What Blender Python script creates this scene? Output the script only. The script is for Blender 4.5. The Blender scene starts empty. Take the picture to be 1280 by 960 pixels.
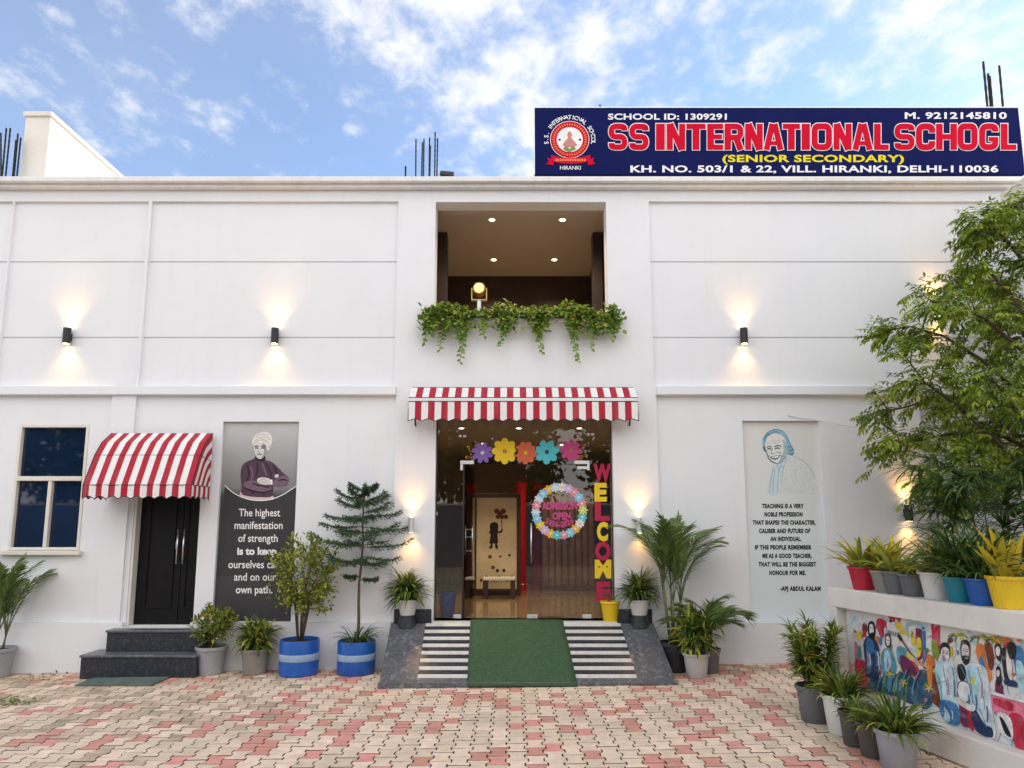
import bpy, math, random
from mathutils import Vector, Matrix
R = math.radians
rnd = random.Random(7)
C = bpy.context.scene.collection
S = bpy.context.scene

# ------------------------------------------------------------------ camera, sky, sun, exposure
EYE, DIST, FPX, PITCH, PPX, PPY = 1.77, 8.9, 850.0, R(7.7), 640.0, 541.0
cam_d = bpy.data.cameras.new('camera')
cam = bpy.data.objects.new('camera', cam_d); C.objects.link(cam)
cam.location = (0, -DIST, EYE); cam.rotation_euler = (R(90) + PITCH, 0, 0)
cam_d.sensor_width = 36; cam_d.lens = FPX / 1280 * 36
cam_d.shift_y = (PPY - 480) / 1280
cam_d.clip_end = 3000; cam_d.clip_start = .05
S.camera = cam

SUN_EL, SUN_AZ = R(24), R(62)          # azimuth measured from +y (behind the building) towards +x
sun_dir = Vector((math.sin(SUN_AZ) * math.cos(SUN_EL), math.cos(SUN_AZ) * math.cos(SUN_EL), math.sin(SUN_EL)))
sd = bpy.data.lights.new('sun', 'SUN'); sd.energy = 2.0; sd.angle = R(.5); sd.color = (1, .82, .62)
so = bpy.data.objects.new('sun', sd); C.objects.link(so)
so.rotation_euler = sun_dir.to_track_quat('Z', 'Y').to_euler(); so.location = sun_dir * 40

world = bpy.data.worlds.new('World'); S.world = world; world.use_nodes = True
def build_world():
    nt = world.node_tree; N, L = nt.nodes, nt.links
    N.clear()
    out = N.new('ShaderNodeOutputWorld'); bg = N.new('ShaderNodeBackground')
    sky = N.new('ShaderNodeTexSky'); sky.sky_type = 'NISHITA'; sky.sun_disc = False
    sky.sun_elevation = SUN_EL; sky.sun_rotation = SUN_AZ
    sky.air_density = 1.0; sky.dust_density = .4; sky.ozone_density = 2.0
    tc = N.new('ShaderNodeTexCoord')
    sep = N.new('ShaderNodeSeparateXYZ'); L.new(tc.outputs['Generated'], sep.inputs[0])
    def m(op, a, b=None, clamp=False):
        n = N.new('ShaderNodeMath'); n.operation = op; n.use_clamp = clamp
        for i, x in enumerate((a, b)):
            if x is None: continue
            if isinstance(x, (int, float)): n.inputs[i].default_value = x
            else: L.new(x, n.inputs[i])
        return n.outputs[0]
    zc = m('ADD', m('MAXIMUM', sep.outputs[2], 0.0), .12)
    px, py = m('DIVIDE', sep.outputs[0], zc), m('DIVIDE', sep.outputs[1], zc)
    comb = N.new('ShaderNodeCombineXYZ'); L.new(px, comb.inputs[0]); L.new(py, comb.inputs[1])
    def noise(scale, detail, rough, off=(0, 0, 0), dist=0, stretch=(1, 1, 1), rz=0):
        mp = N.new('ShaderNodeMapping'); mp.inputs['Location'].default_value = off; mp.inputs['Scale'].default_value = stretch
        mp.inputs['Rotation'].default_value = (0, 0, rz)
        L.new(comb.outputs[0], mp.inputs[0])
        n = N.new('ShaderNodeTexNoise'); n.inputs['Scale'].default_value = scale; n.inputs['Detail'].default_value = detail
        n.inputs['Roughness'].default_value = rough; n.inputs['Distortion'].default_value = dist
        L.new(mp.outputs[0], n.inputs['Vector']); return n.outputs['Fac']
    fine = noise(12.0, 8, .6, (3.1, 1.7, 0), .15, (1, .8, 1), R(25))
    mid = noise(3.6, 6, .55, (1.3, 5.2, 0), .15)
    big = noise(1.15, 3, .5, (8.4, 2.2, 0))
    # more cloud to the right and low down, open blue at the left
    bias = m('ADD', m('MULTIPLY', sep.outputs[0], .20), m('MULTIPLY', big, .85))
    # added cloud bank, out of view behind the camera, brightened to light the facade
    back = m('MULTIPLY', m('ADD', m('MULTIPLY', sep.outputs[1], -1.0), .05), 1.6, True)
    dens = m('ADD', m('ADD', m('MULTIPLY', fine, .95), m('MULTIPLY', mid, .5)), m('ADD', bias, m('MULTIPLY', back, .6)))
    mr = N.new('ShaderNodeMapRange'); mr.interpolation_type = 'SMOOTHSTEP'
    mr.inputs['From Min'].default_value = 1.09; mr.inputs['From Max'].default_value = 1.45
    L.new(dens, mr.inputs['Value'])
    fac = m('ADD', m('MULTIPLY', mr.outputs[0], .74), m('MULTIPLY', big, .30), True)
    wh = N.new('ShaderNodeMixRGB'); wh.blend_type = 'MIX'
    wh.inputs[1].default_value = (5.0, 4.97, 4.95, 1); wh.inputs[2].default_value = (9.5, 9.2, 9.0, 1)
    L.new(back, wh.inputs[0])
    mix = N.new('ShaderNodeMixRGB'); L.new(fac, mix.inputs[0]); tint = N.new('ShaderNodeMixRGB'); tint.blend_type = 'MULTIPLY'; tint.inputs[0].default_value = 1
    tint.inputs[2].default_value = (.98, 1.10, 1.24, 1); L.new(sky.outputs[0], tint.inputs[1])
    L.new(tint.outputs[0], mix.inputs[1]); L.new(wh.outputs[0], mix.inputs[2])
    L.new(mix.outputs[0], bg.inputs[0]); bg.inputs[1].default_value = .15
    L.new(bg.outputs[0], out.inputs[0])
build_world()
vs = S.view_settings
vs.view_transform = 'Standard'; vs.look = 'None'; vs.gamma = 1; vs.use_curve_mapping = False
vs.exposure = 0.6
S.render.engine = 'CYCLES'
S.cycles.use_denoising = True
S.cycles.max_bounces = 8; S.cycles.transparent_max_bounces = 24
S.cycles.sample_clamp_indirect = 6

# ------------------------------------------------------------------ measuring helpers (photo pixel -> point on a real plane)
SLOPE = .0125
def gz(x): return SLOPE * x
def ray(u, v):
    a, b = (u - PPX) / FPX, -(v - PPY) / FPX
    return Vector((a, math.cos(PITCH) - b * math.sin(PITCH), math.sin(PITCH) + b * math.cos(PITCH)))
def W(u, v, y=0.0):
    d = ray(u, v); t = (y + DIST) / d.y
    return Vector((d.x * t, y, EYE + d.z * t))
def G(u, v):
    d = ray(u, v); t = EYE / (SLOPE * d.x - d.z)
    return Vector((d.x * t, d.y * t - DIST, EYE + d.z * t))
def Zf(v, y=0.0): return W(640, v, y).z
def Xf(u, v, y=0.0): return W(u, v, y).x

# ------------------------------------------------------------------ materials
def mat(name, col, rough=.6, var=.08, scale=5, bump=0, bscale=60, metal=0, spec=.5, island=0, transl=0, emit=None, estr=0,
        coat=0, stain=None, stain_scale=1.5, stain_amt=.3):
    m = bpy.data.materials.new(name); m.use_nodes = True
    nt = m.node_tree; N, L = nt.nodes, nt.links
    b = N['Principled BSDF']; b.inputs['Roughness'].default_value = rough; b.inputs['Metallic'].default_value = metal
    b.inputs['Specular IOR Level'].default_value = spec
    if coat: b.inputs['Coat Weight'].default_value = coat; b.inputs['Coat Roughness'].default_value = .15
    tc = N.new('ShaderNodeTexCoord')
    ns = N.new('ShaderNodeTexNoise'); ns.inputs['Scale'].default_value = scale; ns.inputs['Detail'].default_value = 6
    ns.inputs['Roughness'].default_value = .6
    L.new(tc.outputs['Object'], ns.inputs['Vector'])
    mx = N.new('ShaderNodeMixRGB')
    mx.inputs[1].default_value = (*[c * (1 - var) for c in col], 1); mx.inputs[2].default_value = (*[min(1, c * (1 + var)) for c in col], 1)
    mr = N.new('ShaderNodeMapRange'); mr.inputs['From Min'].default_value = .3; mr.inputs['From Max'].default_value = .7
    L.new(ns.outputs['Fac'], mr.inputs['Value']); L.new(mr.outputs[0], mx.inputs[0])
    c = mx.outputs[0]
    if stain:
        n2 = N.new('ShaderNodeTexNoise'); n2.inputs['Scale'].default_value = stain_scale; n2.inputs['Detail'].default_value = 9
        n2.inputs['Roughness'].default_value = .7
        L.new(tc.outputs['Object'], n2.inputs['Vector'])
        r2 = N.new('ShaderNodeMapRange'); r2.inputs['From Min'].default_value = .52; r2.inputs['From Max'].default_value = .75
        r2.inputs['To Max'].default_value = stain_amt
        L.new(n2.outputs['Fac'], r2.inputs['Value'])
        mm = N.new('ShaderNodeMixRGB'); L.new(r2.outputs[0], mm.inputs[0]); L.new(c, mm.inputs[1]); mm.inputs[2].default_value = (*stain, 1)
        c = mm.outputs[0]
    if island:
        g = N.new('ShaderNodeNewGeometry'); h = N.new('ShaderNodeHueSaturation')
        a = N.new('ShaderNodeMapRange'); a.inputs['To Min'].default_value = 1 - island; a.inputs['To Max'].default_value = 1 + island
        L.new(g.outputs['Random Per Island'], a.inputs['Value']); L.new(a.outputs[0], h.inputs['Value'])
        a2 = N.new('ShaderNodeMapRange'); a2.inputs['To Min'].default_value = .5 + island * .06; a2.inputs['To Max'].default_value = .5 - island * .06
        L.new(g.outputs['Random Per Island'], a2.inputs['Value']); L.new(a2.outputs[0], h.inputs['Hue'])
        L.new(c, h.inputs['Color']); c = h.outputs[0]
    L.new(c, b.inputs['Base Color'])
    if bump:
        bn = N.new('ShaderNodeTexNoise'); bn.inputs['Scale'].default_value = bscale; bn.inputs['Detail'].default_value = 5
        L.new(tc.outputs['Object'], bn.inputs['Vector'])
        bp = N.new('ShaderNodeBump'); bp.inputs['Strength'].default_value = bump; bp.inputs['Distance'].default_value = .01
        L.new(bn.outputs['Fac'], bp.inputs['Height']); L.new(bp.outputs[0], b.inputs['Normal'])
    if emit:
        b.inputs['Emission Color'].default_value = (*emit, 1); b.inputs['Emission Strength'].default_value = estr
    if transl:
        t = N.new('ShaderNodeBsdfTranslucent'); L.new(c, t.inputs[0]); ms = N.new('ShaderNodeMixShader'); ms.inputs[0].default_value = transl
        L.new(b.outputs[0], ms.inputs[1]); L.new(t.outputs[0], ms.inputs[2]); L.new(ms.outputs[0], N['Material Output'].inputs[0])
    return m

def glass_mat(name, tint=(1, 1, 1), refl=1.0, rough=0.0):
    m = bpy.data.materials.new(name); m.use_nodes = True
    nt = m.node_tree; N, L = nt.nodes, nt.links; N.remove(N['Principled BSDF'])
    t = N.new('ShaderNodeBsdfTransparent'); t.inputs[0].default_value = (*tint, 1)
    g = N.new('ShaderNodeBsdfGlossy'); g.inputs['Roughness'].default_value = rough
    fr = N.new('ShaderNodeFresnel'); fr.inputs[0].default_value = 1.5
    mu = N.new('ShaderNodeMath'); mu.operation = 'MULTIPLY'; mu.inputs[1].default_value = refl; mu.use_clamp = True
    L.new(fr.outputs[0], mu.inputs[0])
    ms = N.new('ShaderNodeMixShader'); L.new(mu.outputs[0], ms.inputs[0]); L.new(t.outputs[0], ms.inputs[1]); L.new(g.outputs[0], ms.inputs[2])
    L.new(ms.outputs[0], N['Material Output'].inputs[0]); return m

def grad_mat(name, stops, z0, z1, radial=None):
    """a print whose ink goes from one tone to another up its height (world z)"""
    m = bpy.data.materials.new(name); m.use_nodes = True
    nt = m.node_tree; N, L = nt.nodes, nt.links; b = N['Principled BSDF']; b.inputs['Roughness'].default_value = .45
    tc = N.new('ShaderNodeTexCoord'); sp = N.new('ShaderNodeSeparateXYZ'); L.new(tc.outputs['Object'], sp.inputs[0])
    mr = N.new('ShaderNodeMapRange'); mr.inputs['From Min'].default_value = z0; mr.inputs['From Max'].default_value = z1
    L.new(sp.outputs[2], mr.inputs['Value'])
    cr = N.new('ShaderNodeValToRGB'); e = cr.color_ramp.elements
    while len(e) < len(stops): e.new(.5)
    for el, (p, c) in zip(e, stops): el.position = p; el.color = (*c, 1)
    L.new(mr.outputs[0], cr.inputs[0]); L.new(cr.outputs[0], b.inputs['Base Color']); return m

def srgb(r, g, b):
    f = lambda c: ((c / 255 + .055) / 1.055) ** 2.4 if c > 10 else c / 255 / 12.92
    return (f(r), f(g), f(b))

# ------------------------------------------------------------------ mesh builder
class MB:
    def __init__(s): s.v = []; s.f = []; s.mi = []
    def add(s, vs_, fs, m=0):
        o = len(s.v); s.v += [tuple(p) for p in vs_]
        for f in fs: s.f.append([i + o for i in f]); s.mi.append(m)
    def box(s, x0, x1, y0, y1, z0, z1, m=0):
        s.add([(x0, y0, z0), (x1, y0, z0), (x1, y1, z0), (x0, y1, z0), (x0, y0, z1), (x1, y0, z1), (x1, y1, z1), (x0, y1, z1)],
              [(3, 2, 1, 0), (4, 5, 6, 7), (0, 1, 5, 4), (1, 2, 6, 5), (2, 3, 7, 6), (3, 0, 4, 7)], m)
    def hexa(s, b4, t4, m=0):
        s.add(list(b4) + list(t4), [(3, 2, 1, 0), (4, 5, 6, 7), (0, 1, 5, 4), (1, 2, 6, 5), (2, 3, 7, 6), (3, 0, 4, 7)], m)
    def quad(s, a, b, c, d, m=0): s.add([a, b, c, d], [(0, 1, 2, 3)], m)
    def tube(s, pts, rad, n=6, m=0, cap=True):
        pts = [Vector(p) for p in pts]; k = len(pts)
        rs = rad if isinstance(rad, (list, tuple)) else [rad] * k
        t = (pts[1] - pts[0]).normalized()
        a = t.orthogonal().normalized(); vs_ = []
        for i, p in enumerate(pts):
            t2 = (pts[min(i + 1, k - 1)] - pts[max(i - 1, 0)]).normalized()
            a = (a - t2 * a.dot(t2)).normalized(); b = t2.cross(a)
            for j in range(n):
                w = 2 * math.pi * j / n
                vs_.append(p + (a * math.cos(w) + b * math.sin(w)) * rs[i])
        fs = [(i * n + j, i * n + (j + 1) % n, (i + 1) * n + (j + 1) % n, (i + 1) * n + j) for i in range(k - 1) for j in range(n)]
        if cap: fs += [tuple(range(n - 1, -1, -1)), tuple((k - 1) * n + j for j in range(n))]
        s.add(vs_, fs, m)
    def lathe(s, prof, n=28, m=0, c=(0, 0, 0), flute=0, fn=0):
        vs_, k = [], len(prof)
        for (r, z) in prof:
            for j in range(n):
                w = 2 * math.pi * j / n
                rr = r * (1 + (flute if (fn and j % 2) else 0))
                vs_.append((c[0] + rr * math.cos(w), c[1] + rr * math.sin(w), c[2] + z))
        fs = [(i * n + j, i * n + (j + 1) % n, (i + 1) * n + (j + 1) % n, (i + 1) * n + j) for i in range(k - 1) for j in range(n)]
        fs += [tuple(range(n - 1, -1, -1)), tuple((k - 1) * n + j for j in range(n))]
        s.add(vs_, fs, m)
    def strip(s, L_, R_, m=0):
        k = len(L_); s.add(list(L_) + list(R_), [(i, k + i, k + i + 1, i + 1) for i in range(k - 1)], m)
    def build(s, name, mats, parent=None, smooth=False, bevel=0, loc=None, segs=2):
        me = bpy.data.meshes.new(name); me.from_pydata(s.v, [], s.f); me.update()
        mats = mats if isinstance(mats, (list, tuple)) else [mats]
        for m in mats: me.materials.append(m)
        me.polygons.foreach_set('material_index', s.mi)
        if smooth: me.polygons.foreach_set('use_smooth', [True] * len(s.f))
        o = bpy.data.objects.new(name, me); C.objects.link(o)
        if parent: o.parent = parent
        if loc is not None: o.location = loc
        if bevel:
            b = o.modifiers.new('bevel', 'BEVEL'); b.width = bevel; b.segments = segs; b.limit_method = 'ANGLE'; b.angle_limit = R(40)
        return o

def thing(name, label, cat, loc=(0, 0, 0), group=None, rz=0):
    o = bpy.data.objects.new(name, None); C.objects.link(o); o.location = loc; o.rotation_euler = (0, 0, rz)
    o.empty_display_size = .1
    return tag(o, label, cat, group)
def tag(o, label, cat, group=None):
    o['label'] = label; o['category'] = cat
    if group: o['group'] = group
    return o
def struct(o): o['kind'] = 'structure'; return o

# flat shapes -------------------------------------------------------
def smooth_loop(pts, k=5):
    n = len(pts); out = []
    for i in range(n):
        p0, p1, p2, p3 = (Vector(pts[(i + j) % n]) for j in (-1, 0, 1, 2))
        for s_ in range(k):
            t = s_ / k
            out.append(.5 * ((2 * p1) + (p2 - p0) * t + (2 * p0 - 5 * p1 + 4 * p2 - p3) * t * t + (3 * p1 - p0 - 3 * p2 + p3) * t ** 3))
    return out
from mathutils.geometry import tessellate_polygon
def flat(mb, pts, fn, m=0, smooth=True, k=5):
    """fill a closed outline of (a, b) points; fn maps (a, b) to a point on the real surface"""
    pts = [Vector((p[0], p[1])) for p in pts]
    if smooth: pts = smooth_loop(pts, k)
    p3 = [Vector((p.x, p.y, 0)) for p in pts]
    tr = tessellate_polygon([p3])
    V = [Vector(fn(p.x, p.y)) for p in pts]
    mb.add(V, tr, m)
def line(mb, pts, w, fn, m=0, k=4):
    P = [Vector((p[0], p[1])) for p in pts]
    if len(P) > 2:
        q = []
        for i in range(len(P) - 1):
            p0, p1, p2, p3 = P[max(i - 1, 0)], P[i], P[i + 1], P[min(i + 2, len(P) - 1)]
            for s_ in range(k):
                t = s_ / k
                q.append(.5 * ((2 * p1) + (p2 - p0) * t + (2 * p0 - 5 * p1 + 4 * p2 - p3) * t * t + (3 * p1 - p0 - 3 * p2 + p3) * t ** 3))
        P = q + [P[-1]]
    A, B = [], []
    for i, p in enumerate(P):
        d = (P[min(i + 1, len(P) - 1)] - P[max(i - 1, 0)]).normalized(); nn = Vector((-d.y, d.x))
        tt = i / max(1, len(P) - 1); ww = w * (.55 + .45 * math.sin(math.pi * (.15 + .7 * tt)))
        A.append(fn(*(p + nn * ww / 2))); B.append(fn(*(p - nn * ww / 2)))
    mb.strip(A, B, m)

# lettering -----------------------------------------------------------
_tc = {}
def text_mesh(s_, offset=0.0, spacing=1.0):
    key = (s_, offset, spacing)
    if key in _tc: return _tc[key]
    cu = bpy.data.curves.new('lettering', 'FONT'); cu.body = s_; cu.offset = offset; cu.space_character = spacing; cu.resolution_u = 3
    o = bpy.data.objects.new('lettering', cu); C.objects.link(o)
    bpy.context.view_layer.update()
    me = bpy.data.meshes.new_from_object(o.evaluated_get(bpy.context.evaluated_depsgraph_get()))
    vs_ = [v.co.copy() for v in me.vertices]; fs = [list(p.vertices) for p in me.polygons]
    bpy.data.objects.remove(o); bpy.data.curves.remove(cu); bpy.data.meshes.remove(me)
    _tc[key] = (vs_, fs); return _tc[key]
def put_text(mb, s_, fn, a0, a1, b0, b1, m=0, offset=0.0, spacing=1.0, ref=None, shear=0):
    """letters stretched into the box a0..a1 (across) b0 (foot of the capitals)..b1 (their top); fn maps to the surface"""
    vs_, fs = text_mesh(s_, offset, spacing)
    if not vs_: return
    x0 = min(v.x for v in vs_); x1 = max(v.x for v in vs_)
    rv = text_mesh(ref or 'H', offset, spacing)[0]
    y0 = min(v.y for v in rv); y1 = max(v.y for v in rv)
    out = []
    for v in vs_:
        s1 = (v.x - x0) / (x1 - x0); t1 = (v.y - y0) / (y1 - y0)
        out.append(fn(a0 + (a1 - a0) * s1 + shear * t1, b0 + (b1 - b0) * t1))
    mb.add(out, fs, m)

# ------------------------------------------------------------------ materials used by the place
M = {}
M['wall'] = mat('white_wall_paint', (.79, .80, .825), .7, .02, 1.2, .12, 130, stain=(.66, .65, .62), stain_scale=.9, stain_amt=.16)
M['trim'] = mat('white_trim_paint', (.78, .775, .76), .65, .04, 3, .12, 90, stain=(.5, .45, .37), stain_scale=2.2, stain_amt=.3)
M['cream'] = mat('cream_plaster', (.74, .70, .63), .8, .06, 3, .3, 70)
M['granite'] = mat('black_granite', (.028, .032, .042), .3, .5, 45, 0, stain=(.16, .17, .20), stain_scale=30, stain_amt=.5, spec=.35)
M['granite_grey'] = mat('grey_granite', (.10, .105, .12), .35, .5, 60, 0, stain=(.40, .41, .44), stain_scale=18, stain_amt=.8)
M['marble'] = mat('white_marble', (.62, .60, .57), .4, .12, 12, .05, 50, stain=(.4, .38, .35), stain_scale=9, stain_amt=.35)
M['turf'] = mat('green_turf_carpet', (.075, .135, .07), .95, .25, 35, .9, 420, spec=.1, stain=(.11, .16, .1), stain_scale=4, stain_amt=.6)
M['brown_wall'] = mat('dark_brown_wall', (.05, .026, .018), .5, .25, 3)
M['ceiling'] = mat('buff_ceiling', (.50, .43, .37), .8, .05, 2)
M['tan_wall'] = mat('tan_interior', (.38, .30, .21), .6, .1, 2)
M['floor_in'] = mat('polished_floor', (.34, .24, .13), .08, .2, 1.8, coat=.4)
M['frame_cream'] = mat('cream_window_frame', (.74, .71, .63), .4, .05, 8)
M['win_glass'] = mat('dark_blue_glass', (.006, .016, .045), .03, .3, 1.2, spec=.6)
M['black_door'] = mat('black_door_paint', (.006, .006, .007), .45, .3, 6, spec=.22)
M['steel'] = mat('brushed_steel', (.62, .62, .62), .28, .06, 20, metal=1)
M['pale_steel'] = mat('satin_steel', (.72, .72, .70), .42, .06, 20, metal=.5)
M['black_metal'] = mat('black_metal', (.012, .012, .013), .45, .2, 12)
M['rust'] = mat('rusty_steel', (.018, .013, .012), .8, .5, 30)
M['red'] = mat('red_canvas', (.40, .008, .03), .8, .08, 14, .15, 300)
M['white_cloth'] = mat('white_canvas', (.78, .77, .75), .8, .05, 14, .15, 300)
M['piping'] = mat('dark_piping', (.02, .015, .017), .7)
M['glass'] = glass_mat('clear_glass', (.88, .89, .87), 1.25)
M['soil'] = mat('potting_soil', (.03, .021, .014), .95, .5, 40, .8, 80)
M['bark'] = mat('bark', (.11, .075, .05), .85, .4, 22, .5, 60)
M['greystem'] = mat('green_stem', (.12, .14, .05), .6, .3, 20)
def leafm(name, c, isl=.35, tr=.3, rough=.45): return mat(name, c, rough, .2, 9, island=isl, transl=tr, spec=.4)
M['leaf'] = leafm('mid_green_leaf', (.13, .205, .035))
M['leaf_tree'] = leafm('tree_leaf', (.34, .43, .055), .42, .45)
M['leaf_dark'] = leafm('dark_green_leaf', (.05, .105, .024), .35, .25)
M['leaf_palm'] = leafm('palm_leaf', (.135, .215, .055), .3, .35)
M['leaf_lime'] = leafm('lime_leaf', (.34, .36, .05), .35, .3)
M['leaf_yellow'] = leafm('yellow_leaf', (.66, .50, .035), .25, .3)
M['leaf_araucaria'] = leafm('needle_green', (.055, .115, .045), .35, .15)
M['leaf_vine'] = leafm('vine_leaf', (.17, .29, .04), .4, .35)
M['warm_lamp'] = mat('warm_lamp', (1, .8, .5), .5, 0, emit=(1, .72, .36), estr=9)

def streaks(m, amt=.10):
    nt = m.node_tree; N, L = nt.nodes, nt.links; b = N['Principled BSDF']; src = b.inputs['Base Color'].links[0].from_socket
    tc = N.new('ShaderNodeTexCoord'); mp = N.new('ShaderNodeMapping'); mp.inputs['Scale'].default_value = (7, 7, .35); L.new(tc.outputs['Object'], mp.inputs[0])
    n = N.new('ShaderNodeTexNoise'); n.inputs['Scale'].default_value = 1.6; n.inputs['Detail'].default_value = 7; n.inputs['Roughness'].default_value = .65; L.new(mp.outputs[0], n.inputs['Vector'])
    r = N.new('ShaderNodeMapRange'); r.inputs['From Min'].default_value = .5; r.inputs['From Max'].default_value = .78; r.inputs['To Max'].default_value = amt; L.new(n.outputs['Fac'], r.inputs['Value'])
    mx = N.new('ShaderNodeMixRGB'); L.new(r.outputs[0], mx.inputs[0]); L.new(src, mx.inputs[1]); mx.inputs[2].default_value = (.42, .39, .34, 1); L.new(mx.outputs[0], b.inputs['Base Color'])
streaks(M['wall'], .06); streaks(M['trim'], .3); streaks(M['cream'], .15)
for k_ in ('red', 'white_cloth'): streaks(M[k_], .16)
# ------------------------------------------------------------------ ground
def build_ground():
    mb = MB()
    E_ = 900
    mb.quad((-E_, -E_, gz(-E_) - .021), (E_, -E_, gz(E_) - .021), (E_, E_, gz(E_) - .021), (-E_, E_, gz(-E_) - .021))
    m = mat('sandy_ground', (.50, .42, .34), .95, .12, 3, .5, 90)
    struct(mb.build('ground', m))
    # interlocking I-shaped pavers: every column is shifted half a paver against the next
    mb = MB(); PW, PL, A = .146, .195, .027; q = .0056; h = .016
    mats = [mat('cream_paver', (.76, .60, .45), .85, .12, 9, .35, 120, island=.13, stain=(.30, .22, .15), stain_scale=3.5, stain_amt=.35),
            mat('pink_paver', (.64, .30, .235), .85, .14, 9, .35, 120, island=.14, stain=(.25, .15, .11), stain_scale=3.5, stain_amt=.35),
            mat('weathered_paver', (.56, .43, .31), .9, .2, 9, .4, 120, island=.2, stain=(.10, .105, .06), stain_scale=2.5, stain_amt=.6)]
    r = random.Random(3)
    ncol, nrow = int(19.5 / PW), int(9.4 / PL)
    for ci in range(ncol):
        x0 = -10.4 + ci * PW
        for ri in range(nrow):
            y0 = -9.2 + ri * PL + (PL / 2 if ci % 2 else 0)
            y1 = y0 + PL
            if y1 > .1: continue
            # wide ends, narrow waist
            s = A / 2
            xs = [(-s, 0), (-s, .18), (s, .36), (s, .64), (-s, .82), (-s, 1)]
            left = [(x0 + a, y0 + b * PL) for a, b in xs]
            right = [(x0 + PW - a, y0 + b * PL) for a, b in xs]
            loop = [(x, y) for x, y in right] + [(x, y) for x, y in reversed(left)]
            cx, cy = x0 + PW / 2, (y0 + y1) / 2
            dz = r.uniform(-.002, .002); tx, ty = r.uniform(-.008, .008), r.uniform(-.008, .008)
            def P(x, y, ins, z):
                xx = x - math.copysign(ins, x - cx); yy = y - (math.copysign(ins, y - cy) if abs(y - cy) > .49 * PL else 0)
                return (xx, yy, gz(xx) + z + (xx - cx) * tx + (yy - cy) * ty + dz)
            n = len(loop)
            V = [P(x, y, q, -h) for x, y in loop] + [P(x, y, q, -.003) for x, y in loop] + [P(x, y, q + .006, 0) for x, y in loop]
            F = [(i, (i + 1) % n, n + (i + 1) % n, n + i) for i in range(n)] + [(n + i, n + (i + 1) % n, 2 * n + (i + 1) % n, 2 * n + i) for i in range(n)]
            F.append(tuple(2 * n + i for i in range(n)))
            dirty = max(0, min(1, (-cx - 1.3 + .5 * math.sin(cy * 2.3)) / 2.6)) * .62
            if cy > -.6: dirty = max(dirty, .45)
            k = r.random()
            pink = .24 if cx > -3.2 else .1
            mi = 1 if k < pink else (2 if r.random() < dirty else 0)
            mb.add(V, F[:n], 3); mb.add(V, F[n:], mi)
    mats.append(mat('joint_grime', (.075, .055, .038), .95, .4, 30))
    struct(mb.build('paving', mats))
    mb = MB(); x0, x1, y0, y1 = -10.45, 9.2, -9.25, .1
    mb.quad((x0, y0, gz(x0) - .017), (x1, y0, gz(x1) - .017), (x1, y1, gz(x1) - .017), (x0, y1, gz(x0) - .017))
    struct(mb.build('paving_bed', mats[3]))
build_ground()

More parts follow.
